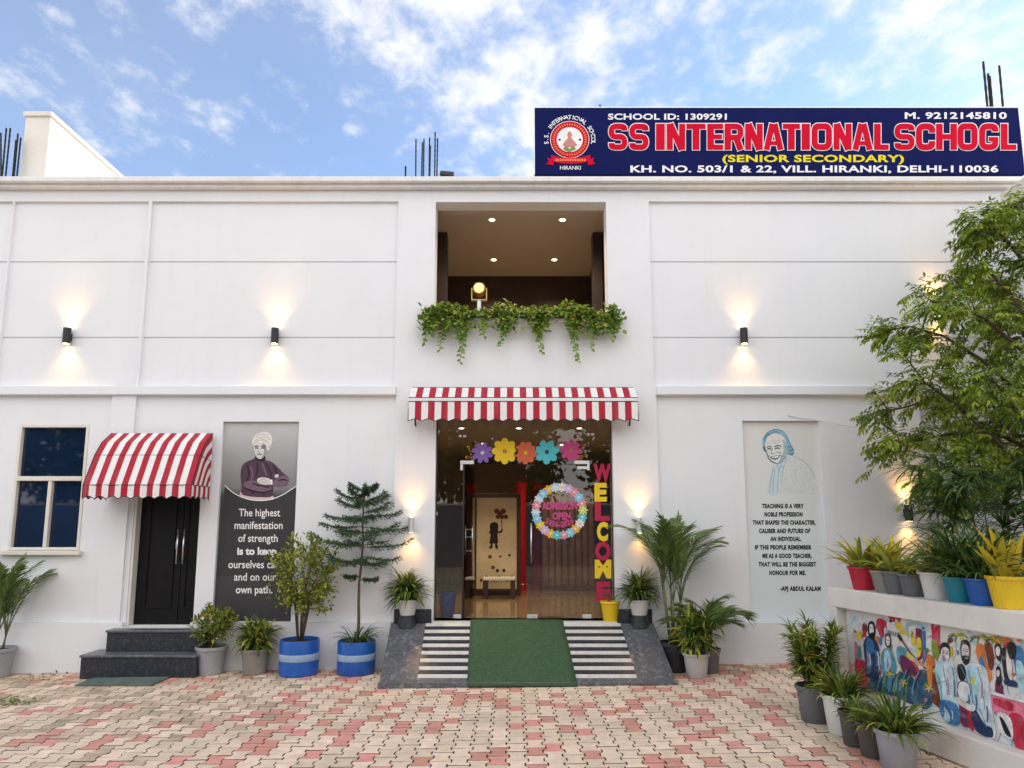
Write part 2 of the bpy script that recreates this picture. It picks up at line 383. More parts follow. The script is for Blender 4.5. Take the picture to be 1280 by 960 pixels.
# ------------------------------------------------------------------ the school building
bld = thing('school_building', 'long white two storey school building with recessed panels and striped entrance ramp bay', 'building')
ZT = Zf(220, -.16); ZC = Zf(230, -.09); ZFR = Zf(251.5); ZL1, ZL0 = Zf(483), Zf(494); ZPL = .54; ZTH = .56
XO0, XO1 = -1.055, 1.30; ZO1, ZO0 = Zf(252.5), Zf(400)
XE0, XE1, ZE1 = -1.005, 1.325, 3.28
WX0, WX1, WZ0, WZ1 = -6.54, -5.61, 1.44, 3.09
DX0, DX1, DZ0, DZ1 = -4.94, -4.08, .48, 2.66
P1 = (-3.84, -2.83, ZPL, 3.13); P2 = (3.06, 4.08, ZPL, 3.14)
BX0, BX1 = -11.0, 13.0
ZBOT = -.5
def build_facade():
    G1, G2 = Zf(326), Zf(421)
    gw = .012
    xs = sorted({BX0, Xf(18, 253) - .0, Xf(18, 253) - .02, Xf(186, 253), Xf(190, 253), Xf(498, 253), Xf(811, 253), 6.5, BX1, -5.32, -5.0, -1.54, 1.92, 5.43,
                 XO0, XO1, XE0, XE1, WX0, WX1, DX0, DX1, P1[0], P1[1], P2[0], P2[1]})
    zs = sorted({ZBOT, ZPL, ZTH, ZL0, ZL1, G1 - gw, G1 + gw, G2 - gw, G2 + gw, ZFR, ZT - .02, ZO0, ZO1, ZE1, WZ0, WZ1, DZ0, DZ1, P1[3], P2[3]})
    def inr(a, lo, hi): return lo < a < hi
    def depth(x, z):
        if inr(x, XO0, XO1) and inr(z, ZO0, ZO1): return None
        if inr(x, XE0, XE1) and inr(z, ZTH, ZE1): return None
        if inr(x, WX0, WX1) and inr(z, WZ0, WZ1): return None
        if inr(x, DX0, DX1) and inr(z, DZ0, DZ1): return None
        for p in (P1, P2):
            if inr(x, p[0], p[1]) and inr(z, p[2], p[3]): return .10
        if z > ZFR: return 0
        if z > ZL1:
            for a, b in ((Xf(18, 253), Xf(186, 253)), (Xf(190, 253), Xf(498, 253)), (Xf(811, 253), 6.5), (BX0, Xf(18, 253) - .02)):
                if inr(x, a, b):
                    return .062 if (inr(z, G1 - gw, G1 + gw) or inr(z, G2 - gw, G2 + gw)) else .045
            return 0
        if z > ZPL:
            if inr(x, -5.32, -5.0) or inr(x, -1.54, 1.92): return 0
            if x > 5.43: return .22
            return .04
        return -.035 if not inr(x, -1.54, 1.92) else 0
    DEEP = .26
    mb = MB(); nx, nz = len(xs) - 1, len(zs) - 1
    D = [[depth((xs[i] + xs[i + 1]) / 2, (zs[j] + zs[j + 1]) / 2) for j in range(nz)] for i in range(nx)]
    for i in range(nx):
        for j in range(nz):
            d = D[i][j]; x0, x1, z0, z1 = xs[i], xs[i + 1], zs[j], zs[j + 1]
            if d is not None: mb.quad((x0, d, z0), (x1, d, z0), (x1, d, z1), (x0, d, z1))
            a = DEEP if d is None else d
            if i + 1 < nx:
                e = D[i + 1][j]; b = DEEP if e is None else e
                if a != b: mb.quad((x1, a, z0), (x1, b, z0), (x1, b, z1), (x1, a, z1))
            if j + 1 < nz:
                e = D[i][j + 1]; b = DEEP if e is None else e
                if a != b: mb.quad((x0, a, z1), (x1, a, z1), (x1, b, z1), (x0, b, z1))
    mb.build('wall', M['wall'], bld)
    # body of the building behind the front, roof deck
    mb = MB()
    mb.quad((BX0, 9, ZBOT), (BX0, 0, ZBOT), (BX0, 0, ZT - .02), (BX0, 9, ZT - .02))
    mb.quad((BX0, 9, ZBOT), (13, 9, ZBOT), (13, 9, 6.2), (BX0, 9, 6.2))
    mb.box(BX0 + .01, 13, .27, 9, 6.36, 6.45)
    mb.box(BX0 + .01, 12.9, .1, .25, 6.36, ZT - .03)
    mb.build('roof', M['trim'], bld)
    # wing that comes forward at the far right
    mb = MB(); mb.box(6.75, 13, -8.0, .35, ZBOT, ZT - .5); mb.build('side_wing', M['wall'], bld)
    mb = MB(); mb.box(6.63, 13.1, -8.1, -.165, ZT - .499, ZT - .26); mb.build('wing_cornice', M['cream'], bld, bevel=.015)
    # cornice in two steps
    mb = MB()
    mb.box(BX0, 13.0, -.16, .30, ZT - .075, ZT)
    mb.box(BX0, 13.0, -.09, -.001, ZC - .045, ZT - .0755)
    mb.build('cornice', M['trim'], bld, bevel=.012)
    mb = MB()
    mb.box(BX0, -1.541, -.05, .039, ZL0, ZL1); mb.box(1.921, 6.6, -.05, .039, ZL0, ZL1)
    mb.build('string_course', M['wall'], bld, bevel=.008)
    # black stone feet of the entrance pilasters
    for x0, x1 in ((-1.5, XE0 - .02), (XE1 + .02, 1.78)):
        mb = MB(); mb.box(x0, x1, -.035, -.001, ZTH - .02, ZTH + .145); mb.build('pilaster_foot', M['granite'], bld, bevel=.006)
build_facade()

def room(name, x0, x1, y0, y1, z0, z1, mw, mf, mc, open_front=True):
    mb = MB()
    mb.quad((x0, y0, z0), (x0, y1, z0), (x0, y1, z1), (x0, y0, z1)); mb.quad((x1, y1, z0), (x1, y0, z0), (x1, y0, z1), (x1, y1, z1))
    mb.quad((x0, y1, z0), (x1, y1, z0), (x1, y1, z1), (x0, y1, z1))
    mb.build(name + '_walls', mw, bld)
    mb = MB(); mb.quad((x0, y0, z0), (x1, y0, z0), (x1, y1, z0), (x0, y1, z0)); mb.build(name + '_floor', mf, bld)
    mb = MB(); mb.quad((x0, y1, z1), (x1, y1, z1), (x1, y0, z1), (x0, y0, z1)); mb.build(name + '_ceiling', mc, bld)

# upper loggia
LY1 = 3.1; LZ1 = ZO1 + .10
room('balcony', XO0 - .12, XO1 + .12, .262, LY1, ZO0 - .55, LZ1, M['brown_wall'], M['tan_wall'], M['ceiling'])
mb = MB(); mb.box(XO0 - .119, XO1 + .119, .264, .40, ZO1 + .003, LZ1 - .002); mb.build('balcony_lintel', M['ceiling'], bld)
mb = MB(); mb.box(XO0 + .001, XO1 - .001, -.05, .259, ZO0 - .04, ZO0 + .012); mb.build('balcony_sill', M['trim'], bld, bevel=.01)
for sx in (XO0 - .1, XO1 - .04):
    mb = MB(); mb.box(sx, sx + .14, 1.2, 1.42, ZO0 - .5, LZ1 - .003); mb.build('balcony_pillar', M['brown_wall'], bld)
mb = MB(); mb.box(1.06, 1.26, 2.2, 2.5, ZO0, ZO0 + .75); mb.build('balcony_stone_pier', mat('rough_stone', (.35, .19, .13), .9, .4, 12, .6, 30), bld)
def downlight(p, parent, r=.045, power=6.0, spot=True):
    mb = MB(); mb.lathe([(r * 1.45, -.012), (r * 1.5, -.002), (r * 1.0, -.001)], 20); o = mb.build('downlight', M['trim'], parent); o.location = p
    m2 = MB(); m2.lathe([(r * .98, -.010), (r * .9, -.014), (.001, -.015)], 16); l = m2.build('lamp_disc', M['warm_lamp'], o)
    ld = bpy.data.lights.new('downlight_glow', 'SPOT'); ld.energy = power; ld.color = (1, .76, .48); ld.spot_size = R(130); ld.spot_blend = .8; ld.shadow_soft_size = .04
    lo = bpy.data.objects.new('downlight_glow', ld); C.objects.link(lo); lo.parent = o; lo.location = (0, 0, -.03)
for u, v in ((615, 274), (703, 274), (617, 324), (693, 324)):
    d = ray(u, v); t = (LZ1 - EYE) / d.z
    downlight((d.x * t, d.y * t - DIST, LZ1), bld, power=60.0)
for x in (-.5, .45, .9):
    mb = MB(); mb.lathe([(.03, -.03), (.035, 0), (.03, .03)], 10, c=(x, LY1 - .06, ZO0 + .47 + (.05 if x > .3 else 0))); mb.build('balcony_back_lamp', M['warm_lamp'], bld)

# lobby behind the glass
LBZ = 3.2
room('lobby', XE0 - .9, XE1 + 1.2, .262, 6.2, ZTH, LBZ, M['tan_wall'], M['floor_in'], M['ceiling'])
for x, y in ((-.75, 1.1), (.1, 1.1), (1.0, 1.1), (-.5, 3.0), (.9, 3.2)):
    downlight((x, y, LBZ), bld, .04, 40.0)

# ---- window at the far left
def build_window():
    wp = MB()
    wp.box(WX0 + .001, WX1 - .001, .10, .16, WZ0 + .001, WZ1 - .001); wp_o = None
    fr = MB(); f = .038; zt = Zf(598)
    x0, x1, z0, z1 = WX0 + .002, WX1 - .002, WZ0 + .002, WZ1 - .002
    ya, yb = .03, .12
    fr.box(x0, x0 + f, ya, yb, z0, z1); fr.box(x1 - f, x1, ya, yb, z0, z1)
    fr.box(x0 + f, x1 - f, ya, yb, z1 - f, z1); fr.box(x0 + f, x1 - f, ya, yb, z0, z0 + f)
    fr.box(x0 + f, x1 - f, ya - .01, yb, zt - .03, zt + .03)
    xm = Xf(57, 640); fr.box(xm - .024, xm + .024, ya, yb, z0 + f, zt - .03)
    win = fr.build('window', M['frame_cream'], bld, bevel=.006)
    p = MB(); p.box(x0 + f, x1 - f, .085, .091, z0 + f, z1 - f); p.build('pane', M['win_glass'], win)
    s = MB(); s.box(WX0 - .08, WX1 + .05, -.045, .029, WZ0 - .055, WZ0 - .002); s.build('sill', M['frame_cream'], win, bevel=.006)
build_window()

# ---- black double door at the left
def build_door():
    mb = MB(); x0, x1 = DX0 + .034, DX1 - .004; ym = .16
    z0, z1 = DZ0 + .012, DZ1
    xs = x0 + (x1 - x0) * .69
    for a, b in ((x0, xs - .004), (xs + .004, x1)):
        mb.box(a, b, ym, ym + .045, z0, z1)
    # raised mouldings
    def ring(a, b, c, d, t=.02, p=.016):
        mb.box(a, a + t, ym - p, ym - .001, c, d); mb.box(b - t, b, ym - p, ym - .001, c, d)
        mb.box(a + t, b - t, ym - p, ym - .001, c, c + t); mb.box(a + t, b - t, ym - p, ym - .001, d - t, d)
    ring(x0 + .12, xs - .09, z0 + .2, z1 - .5)
    ring(xs + .06, x1 - .05, z0 + .2, z1 - .5)
    d = mb.build('door', M['black_door'], bld, bevel=.004)
    for hx in (xs - .035, xs + .045):
        h = MB(); h.tube([(hx, ym - .06, Zf(705, .1)), (hx, ym - .06, Zf(662, .1))], .011, 10)
        for zz in (Zf(699, .1), Zf(668, .1)): h.tube([(hx, ym - .06, zz), (hx, ym + .01, zz)], .008, 8)
        h.build('handle', M['steel'], d, smooth=True)
    l = MB(); l.box(xs - .075, xs - .05, ym - .02, ym - .001, Zf(686, .1), Zf(677, .1)); l.build('lock_plate', M['steel'], d)
    f = MB(); f.box(DX0 + .001, DX0 + .032, .05, .2, DZ0 + .003, DZ1); f.box(DX0 + .032, DX1 - .001, .07, .205, DZ0 + .0005, DZ0 + .011)
    f.build('door_frame', M['frame_cream'], d, bevel=.004)
build_door()

# ---- glass entrance
def build_entrance():
    yg = .12; zd = Zf(580, yg)
    xa, xb = Xf(579, 600, yg), Xf(737, 600, yg); xm = Xf(657, 600, yg)
    def pane(name, x0, x1, z0, z1, parent=bld):
        mb = MB(); mb.box(x0, x1, yg, yg + .01, z0, z1); return mb.build(name, M['glass'], parent)
    pane('glass_side_panel', XE0 + .012, xa - .004, ZTH + .01, zd - .004); pane('glass_side_panel', xb + .004, XE1 - .012, ZTH + .01, zd - .004)
    g = pane('glass_fanlight', XE0 + .012, xa - .004, zd, ZE1 - .01)
    pane('glass_fanlight', xa + .0, xb, zd, ZE1 - .01); pane('glass_fanlight', xb + .004, XE1 - .012, zd, ZE1 - .01)
    # jamb channels
    mb = MB(); mb.box(XE0 + .001, XE0 + .011, yg - .02, yg + .03, ZTH + .002, ZE1); mb.box(XE1 - .011, XE1 - .001, yg - .02, yg + .03, ZTH + .002, ZE1)
    mb.box(XE0 + .011, XE1 - .011, yg - .02, yg + .03, ZE1 - .03, ZE1 - .002)
    mb.build('glazing_channel', M['piping'], bld)
    # right leaf, closed
    dr = pane('glass_door', xm + .002, xb - .002, ZTH + .012, zd - .008)
    def fit(name, boxes, par, m=M['pale_steel']):
        mb = MB()
        for b in boxes: mb.box(*b)
        return mb.build(name, m, par, bevel=.003)
    fit('patch_fitting', [(xm + .01, xm + .15, yg - .012, yg + .022, ZTH + .012, ZTH + .062)], dr)
    fit('patch_fitting', [(xb - .12, xb - .004, yg - .012, yg + .022, ZTH + .012, ZTH + .062)], dr)
    fit('patch_fitting', [(xb - .20, xb + .0, yg - .012, yg + .022, zd - .002, zd + .045), (xb - .03, xb + .001, yg - .011, yg + .021, zd - .085, zd - .002),
                          (xb - .16, xb - .03, yg - .011, yg + .021, zd - .07, zd - .03)], dr)
    h = MB(); hx = xm + .07
    h.tube([(hx, yg - .05, Zf(706, yg)), (hx, yg - .05, Zf(654, yg))], .012, 10)
    for v in (698, 662): h.tube([(hx, yg - .05, Zf(v, yg)), (hx, yg + .02, Zf(v, yg))], .008, 8)
    h.build('handle', M['steel'], dr, smooth=True)
    # left leaf, swung open into the lobby
    mb = MB(); w = xb - xm
    hinge = Vector((xa + .02, yg + .01, 0)); ang = R(84)
    dx, dy = math.cos(ang), math.sin(ang)
    nx_, ny_ = -dy * .005, dx * .005
    b4 = [(hinge.x - nx_, hinge.y - ny_, ZTH + .012), (hinge.x + dx * w - nx_, hinge.y + dy * w - ny_, ZTH + .012),
          (hinge.x + dx * w + nx_, hinge.y + dy * w + ny_, ZTH + .012), (hinge.x + nx_, hinge.y + ny_, ZTH + .012)]
    mb.hexa(b4, [(x, y, zd - .01) for x, y, z in b4])
    dl = mb.build('glass_door', M['glass'], bld); dl['label'] = 'glass door leaf swung open into the lobby'
    h = MB()
    for s_ in (-1, 1):
        hx, hy = hinge.x + dx * .35 - dy * .05 * s_, hinge.y + dy * .35 + dx * .05 * s_
        h.tube([(hx, hy, Zf(695, yg)), (hx, hy, Zf(657, yg))], .012, 10)
        for v in (690, 672, 662): h.tube([(hx, hy, Zf(v, yg)), (hinge.x + dx * .35, hinge.y + dy * .35, Zf(v, yg))], .008, 8)
    h.build('handle', M['steel'], dl, smooth=True)
    fit('patch_fitting', [(xa - .04, xa + .14, yg - .012, yg + .022, zd - .002, zd + .045), (xa - .04, xa - .005, yg - .011, yg + .021, zd - .085, zd - .002)], dl)
    fit('patch_fitting', [(xa - .11, xa - .01, yg - .012, yg + .022, ZTH + .012, ZTH + .062)], dl)
    mb = MB(); mb.box(xa - .003, xa + .018, yg - .01, yg + .03, ZTH + .012, zd - .002); mb.build('door_post', M['piping'], dl)
    # glass clips
    for u, v in ((578, 545), (738, 543)):
        p = W(u, v, yg - .012); fit('glass_clip', [(p.x - .05, p.x - .008, yg - .014, yg + .02, p.z - .016, p.z + .016), (p.x + .008, p.x + .05, yg - .014, yg + .02, p.z - .016, p.z + .016)], bld)
    for u, v in ((545, 547), (545, 642), (767, 640), (767, 543)):
        p = W(u, v, yg - .012); fit('glass_clip', [(p.x - .018, p.x + .018, yg - .014, yg + .02, p.z - .022, p.z + .022)], bld)
    return yg, xa, xm, xb, zd
YG, XA, XM, XB, ZD = build_entrance()

# ------------------------------------------------------------------ steps, ramp and mats
def build_steps():
    t = thing('entrance_steps', 'two black granite steps below the black side door', 'steps', (-4.5, -.3, gz(-4.5)))
    lx = t.location
    z0 = gz(-4.6); xa, xb = Xf(93, 843, -.52), Xf(240, 843, -.52); 
    def step(x0, x1, yf, zt, name):
        mb = MB(); mb.box(x0, x1, yf, -.036, -.3, zt - .028); o = mb.build(name, M['granite'], t, bevel=.004); o.location = -lx
        mb = MB(); mb.box(x0 - .012, x1 + .012, yf - .02, -.036, zt - .028, zt); n = mb.build('step_tread', M['granite_grey'], o, bevel=.006)
    step(xa, xb, -.42, .215, 'lower_step'); step(xa + .17, xb + .0, -.21, .475, 'upper_step')
build_steps()

RY = G(655, 858).y            # toe of the ramp
RX0, RX1 = Xf(474, 858, RY), Xf(846, 858, RY)
LAND = -.12
def rampz(y):                 # surface of the sloping part
    t = (y - RY) / (LAND - RY); return .045 + (ZTH - .02 - .045) * t
def build_ramp():
    t = thing('entrance_ramp', 'sloping stone ramp with black and white strips up to the glass entrance', 'ramp', (0, RY, 0)); off = -t.location
    sx0, sx1 = Xf(521, 856, RY), Xf(798, 856, RY)
    # plain granite body: sloping flanks
    mb = MB(); zb = -.3
    A = [(RX0, RY), (RX1, RY), (RX1 - .0, LAND), (RX0 + .0, LAND)]
    xt0, xt1 = -1.52, 1.78
    V = [(RX0, RY, zb), (RX1, RY, zb), (xt1, LAND, zb), (xt0, LAND, zb), (RX0, RY, .045), (RX1, RY, .045), (xt1, LAND, ZTH - .02), (xt0, LAND, ZTH - .02)]
    mb.add(V, [(3, 2, 1, 0), (4, 5, 6, 7), (0, 1, 5, 4), (1, 2, 6, 5), (2, 3, 7, 6), (3, 0, 4, 7)])
    V2 = [(xt0, LAND, zb), (xt1, LAND, zb), (xt1, -.001, zb), (xt0, -.001, zb), (xt0, LAND, ZTH - .02), (xt1, LAND, ZTH - .02), (xt1, -.001, ZTH - .02), (xt0, -.001, ZTH - .02)]
    mb.add(V2, [(4, 5, 6, 7), (1, 2, 6, 5), (3, 0, 4, 7)])
    o = mb.build('ramp_flank', M['granite_grey'], t, bevel=.006); o.location = off
    # entrance threshold
    mb = MB(); mb.box(XE0 + .001, XE1 - .001, LAND, .27, ZTH - .019, ZTH); o = mb.build('threshold', M['marble'], t, bevel=.004); o.location = off
    # alternating strips
    n = 15
    xl, xr = (sx0, XE0 - .02), (sx1, XE1 - .01)
    for side in (0, 1):
        mw, mk = MB(), MB()
        for k in range(n):
            a, b = k / n, (k + 1) / n
            white = k % 2 == 0
            h = .007 if white else .003
            if white: a += .012; 
            ya, yb = RY + .05 + (LAND - RY - .05) * a, RY + .05 + (LAND - RY - .05) * b
            ca, cb = (ya - RY) / (LAND - RY), (yb - RY) / (LAND - RY)
            if side == 0:
                xs = [sx0 + (XE0 - .1 - sx0) * ca * .55, -.40]; xs2 = [sx0 + (XE0 - .1 - sx0) * cb * .55, -.40]
            else:
                xs = [.55, sx1 + (XE1 - sx1) * ca * .55]; xs2 = [.55, sx1 + (XE1 - sx1) * cb * .55]
            za, zb_ = rampz(ya), rampz(yb)
            (mw if white else mk).hexa([(xs[0], ya, za - .02), (xs[1], ya, za - .02), (xs2[1], yb, zb_ - .02), (xs2[0], yb, zb_ - .02)],
                                       [(xs[0], ya, za + h), (xs[1], ya, za + h), (xs2[1], yb, zb_ + h), (xs2[0], yb, zb_ + h)])
        o = mw.build('white_strip', M['marble'], t, bevel=.003); o.location = off
        o = mk.build('black_strip', M['granite'], t); o.location = off
    # front edging slab
    mb = MB(); mb.box(RX0 - .01, RX1 + .01, RY - .035, RY - .001, -.3, .05); o = mb.build('toe_edging', M['granite_grey'], t, bevel=.004); o.location = off
    # green carpet laid over the middle
    cx0, cx1 = Xf(584, 858, RY), Xf(721, 858, RY)
    tx0, tx1 = Xf(588, 778, LAND), Xf(704, 778, LAND)
    mb = MB(); k = 40; top, bot = [], []
    pts = [(.08, ZTH + .012), (LAND, ZTH + .008), (LAND - .03, rampz(LAND - .03) + .022)] + \
          [(LAND - .03 + (RY - .02 - LAND + .03) * i / 12, 0) for i in range(1, 13)] + [(RY - .055, gz(.1) + .03), (RY - .06, gz(.1) + .012)]
    r = random.Random(5); L_, R_ = [], []
    rows = []
    for y, z in pts:
        if z == 0: z = rampz(y) + .022
        c = max(0, min(1, (y - RY) / (LAND - RY)))
        a, b = cx0 + (tx0 - cx0) * c, cx1 + (tx1 - cx1) * c
        rows.append([(a + (b - a) * j / 14, y, z + r.uniform(-.0015, .0025)) for j in range(15)])
    V = [p for row in rows for p in row]; nr = len(rows)
    F = [(i * 15 + j, i * 15 + j + 1, (i + 1) * 15 + j + 1, (i + 1) * 15 + j) for i in range(nr - 1) for j in range(14)]
    mb.add(V, [f[::-1] for f in F])
    c = mb.build('turf_carpet', M['turf'], smooth=True)
    so_ = c.modifiers.new('thick', 'SOLIDIFY'); so_.thickness = .012; so_.offset = -1
    tag(c, 'green turf carpet running down the middle of the striped ramp', 'carpet')
build_ramp()
def build_mat():
    P = [G(93, 858), G(189, 858), G(217, 845), G(128, 845)]
    mb = MB(); V = []
    n = 8
    for j in range(n + 1):
        for i in range(n + 1):
            a, b = i / n, j / n
            p = (P[0] * (1 - a) + P[1] * a) * (1 - b) + (P[3] * (1 - a) + P[2] * a) * b
            V.append((p.x, p.y, gz(p.x) + .014 + rnd.uniform(0, .004)))
    mb.add(V, [(j * (n + 1) + i, j * (n + 1) + i + 1, (j + 1) * (n + 1) + i + 1, (j + 1) * (n + 1) + i) for i in range(n) for j in range(n)])
    o = mb.build('door_mat', mat('worn_green_mat', (.12, .165, .14), .95, .25, 12, .6, 300, stain=(.14, .13, .11), stain_scale=6, stain_amt=.5))
    s_ = o.modifiers.new('thick', 'SOLIDIFY'); s_.thickness = .01; s_.offset = -1
    tag(o, 'thin green door mat lying on pavers in front of the granite steps', 'mat')
build_mat()

# ------------------------------------------------------------------ awnings
def build_front_awning():
    x0, x1 = Xf(511, 497, -.30), Xf(797, 497, -.30)
    zt, yb = Zf(485.5, -.03), -.30
    zb = Zf(497.5, yb); zr = Zf(502.5, yb); zv = Zf(526, yb - .02)
    t = thing('striped_awning', 'wide red and white striped awning over the glass entrance', 'awning', ((x0 + x1) / 2, 0, zt)); off = -t.location
    n = 35; mb = MB(); w = (x1 - x0) / n
    prof = [(-.035, zt), (-.06, zt + .004), (-.10, zt - .004), (yb, zb)]
    for i in range(n):
        a, b = x0 + w * i, x0 + w * (i + 1)
        ins = lambda p, e: p
        for (ya, za), (y2, z2) in zip(prof, prof[1:]): mb.quad((a, y2, z2), (b, y2, z2), (b, ya, za), (a, ya, za), 1 - i % 2)
        if i == 0: pass
    # side gussets
    for x in (x0, x1): mb.add([(x, y, z) for y, z in prof] + [(x, -.035, zb)], [(0, 1, 2, 3, 4)], 1)
    o = mb.build('canopy', [M['red'], M['white_cloth']], t); o.location = off
    mb = MB(); sc = 17.0
    k = n * 6
    def edge(x): 
        f = (x - x0) / (x1 - x0) * sc; return zv + .028 * (abs(math.sin(math.pi * f)) ** 1.3) - .004
    pts = []
    for i in range(k + 1):
        x = x0 + (x1 - x0) * i / k; pts.append((x, edge(x)))
    def yw(x, t_): return yb - .012 - .012 * t_ - .008 * t_ * math.sin((x - x0) * 9.0)
    for i in range(k):
        (a, za), (b, zb2) = pts[i], pts[i + 1]
        mi = 1 - (i // 6) % 2
        zm = (zr + zv) / 2
        mb.quad((a, yw(a, .5), zm), (b, yw(b, .5), zm), (b, yw(b, 0), zr), (a, yw(a, 0), zr), mi)
        mb.quad((a, yw(a, 1), za), (b, yw(b, 1), zb2), (b, yw(b, .5), zm), (a, yw(a, .5), zm), mi)
    o = mb.build('valance', [M['red'], M['white_cloth']], t); o.location = off
    sm = o.modifiers.new('thick', 'SOLIDIFY'); sm.thickness = .002
    mb = MB(); mb.tube([(x, yw(x, 1), z) for x, z in pts], .0055, 5); mb.tube([(x0, yb - .004, zr), (x0, yw(x0, 1), pts[0][1])], .006, 5); mb.tube([(x1, yb - .004, zr), (x1, yw(x1, 1), pts[-1][1])], .006, 5)
    mb.tube([(x0, yb - .012, zr + .004), (x1, yb - .012, zr + .004)], .004, 5); mb.tube([(x0, yb - .008, zb + .004), (x1, yb - .008, zb + .004)], .006, 5); mb.tube([(x0, -.06, zt + .006), (x1, -.06, zt + .006)], .005, 5)
    o = mb.build('piping', M['piping'], t); o.location = off
    mb = MB(); mb.box(x0, x1, yb - .022, yb, zr + .008, zb - .003); o = mb.build('front_bar', M['pale_steel'], t, bevel=.004); o.location = off
    for x in (x0 + .05, x1 - .06):
        mb = MB(); mb.tube([(x, -.001, zv - .02), (x, -.14, zb - .08), (x, yb + .01, zb - .03)], .011, 6); o = mb.build('bracket_arm', M['black_metal'], t); o.location = off
build_front_awning()

def build_side_awning():
    x0, x1 = -5.26, -3.93
    prof = []
    for v, y in ((541, -.05), (553, -.24), (569, -.37), (606, -.55)): prof.append((y, Zf(v, y)))
    prof[0] = (-.04, Zf(541.5, -.04))
    t = thing('striped_awning', 'hooded red and white striped awning above the black side door', 'awning', ((x0 + x1) / 2, 0, prof[0][1])); off = -t.location
    yb, zb = prof[-1]; zv = Zf(622, yb)
    n = 17; w = (x1 - x0) / n; mb = MB()
    for i in range(n):
        a, b = x0 + w * i, x0 + w * (i + 1); mi = 1 - i % 2 if False else i % 2
        for (ya, za), (y2, z2) in zip(prof, prof[1:]): mb.quad((a, y2, z2), (b, y2, z2), (b, ya, za), (a, ya, za), mi)
    # side gussets carry stripes that run on round the hood: concentric bands
    oy, oz = -.04, zb
    for x in (x0, x1):
        nb = 8
        rim = [(-.04, prof[0][1])]
        for (ya, za), (y2, z2) in zip(prof, prof[1:]):
            for q in range(1, 5): rim.append((ya + (y2 - ya) * q / 4, za + (z2 - za) * q / 4))
        for bnd in range(nb):
            s0, s1 = 1 - bnd / nb, 1 - (bnd + 1) / nb
            for (ya, za), (y2, z2) in zip(rim, rim[1:]):
                f = lambda y, z, s_: (x, oy + (y - oy) * s_, oz + (z - oz) * s_)
                mb.quad(f(ya, za, s0), f(y2, z2, s0), f(y2, z2, s1), f(ya, za, s1), bnd % 2)
    o = mb.build('canopy', [M['red'], M['white_cloth']], t); o.location = off
    # valance round three sides with scallops
    path = [(x0, -.04), (x0, yb), (x1, yb), (x1, -.04)]
    mb = MB(); pp = MB()
    def val(pa, pb, sc, nst, flip):
        k = nst * 6; low = []
        for i in range(k + 1):
            f = i / k; low.append(zv + .03 * abs(math.sin(math.pi * f * sc)) ** 1.3 - .012)
        P = lambda f, z: (pa[0] + (pb[0] - pa[0]) * f, pa[1] + (pb[1] - pa[1]) * f - (.006 * math.sin(f * 40) if z < zb else 0), z)
        for i in range(k):
            f0, f1 = i / k, (i + 1) / k
            mi = (i // 6 + flip) % 2
            mb.quad(P(f0, low[i]), P(f1, low[i + 1]), P(f1, zb - .001), P(f0, zb - .001), mi)
        pp.tube([P(i / k, low[i]) for i in range(k + 1)], .005, 5)
    val((x0, yb), (x1, yb), 9, 17, 0); val((x1, yb), (x1, -.04), 4, 8, 1); val((x0, yb), (x0, -.04), 4, 8, 1)
    o = mb.build('valance', [M['red'], M['white_cloth']], t); o.location = off
    for x in (x0, x1):
        pp.tube([(x, y, z) for y, z in prof] + [(x, yb, zv)], .006, 5)
    pp.tube([(x0, yb - .003, zb), (x1, yb - .003, zb)], .004, 5); pp.tube([(x0, prof[2][0], prof[2][1] + .003), (x1, prof[2][0], prof[2][1] + .003)], .003, 5)
    pp.tube([(x1 + .003, -.04, zb), (x1 + .003, yb, zb)], .004, 5); pp.tube([(x1 + .003, -.04, prof[2][1] - .05), (x1 + .003, prof[2][0], prof[2][1])], .003, 5)
    o = pp.build('piping', M['piping'], t); o.location = off
    mb = MB(); mb.tube([(x0 + .02, -.03, zb - .02), (x0 + .02, yb + .02, zb - .02), (x1 - .02, yb + .02, zb - .02), (x1 - .02, -.03, zb - .02)], .012, 6)
    o = mb.build('hood_frame', M['black_metal'], t); o.location = off
build_side_awning()

# ------------------------------------------------------------------ wall lamps
def lamp(u, v, y, label, dark=True, h=.215, w=.098, power=14):
    p = W(u, v, y - .075); p.y = y
    t = thing('wall_lamp', label, 'wall lamp', p, 'up and down lights on the white front')
    r = w / 2; yo = -.075
    m = M['black_metal'] if dark else M['pale_steel']
    mb = MB()
    prof = [(r * .86, -h / 2 + .012), (r * .86, -h / 2), (r, -h / 2), (r, h / 2), (r * .86, h / 2), (r * .86, h / 2 - .012)]
    mb.lathe(prof, 24, c=(0, yo, 0)); mb.build('lamp_body', m, t, smooth=False)
    mb = MB(); mb.box(-.03, .03, yo + r * .8, -.001, -.05, .05); mb.build('wall_bracket', m, t, bevel=.004)
    for s_ in (1, -1):
        z = s_ * (h / 2 + .001)
        mb = MB(); mb.lathe([(r * .8, z - .002), (r * .8, z), (.002, z + .001)] if s_ > 0 else [(.002, z - .001), (r * .8, z), (r * .8, z + .002)], 16, c=(0, yo, 0)); mb.build('lens', M['warm_lamp'], t)
        ld = bpy.data.lights.new('lamp_beam', 'SPOT'); ld.energy = power * (1 if s_ > 0 else .75); ld.color = (1, .50, .12); ld.spot_size = R(104); ld.spot_blend = 1.0; ld.shadow_soft_size = .025
        lo = bpy.data.objects.new('lamp_beam', ld); C.objects.link(lo); lo.parent = t; lo.location = (0, yo, z + s_ * .006)
        lo.rotation_euler = (R(180) if s_ > 0 else 0, 0, 0)
    return t
lamp(83.5, 420, .045, 'black cylinder wall lamp above the striped side awning')
lamp(343.5, 420, .045, 'black cylinder wall lamp above the turbaned man poster')
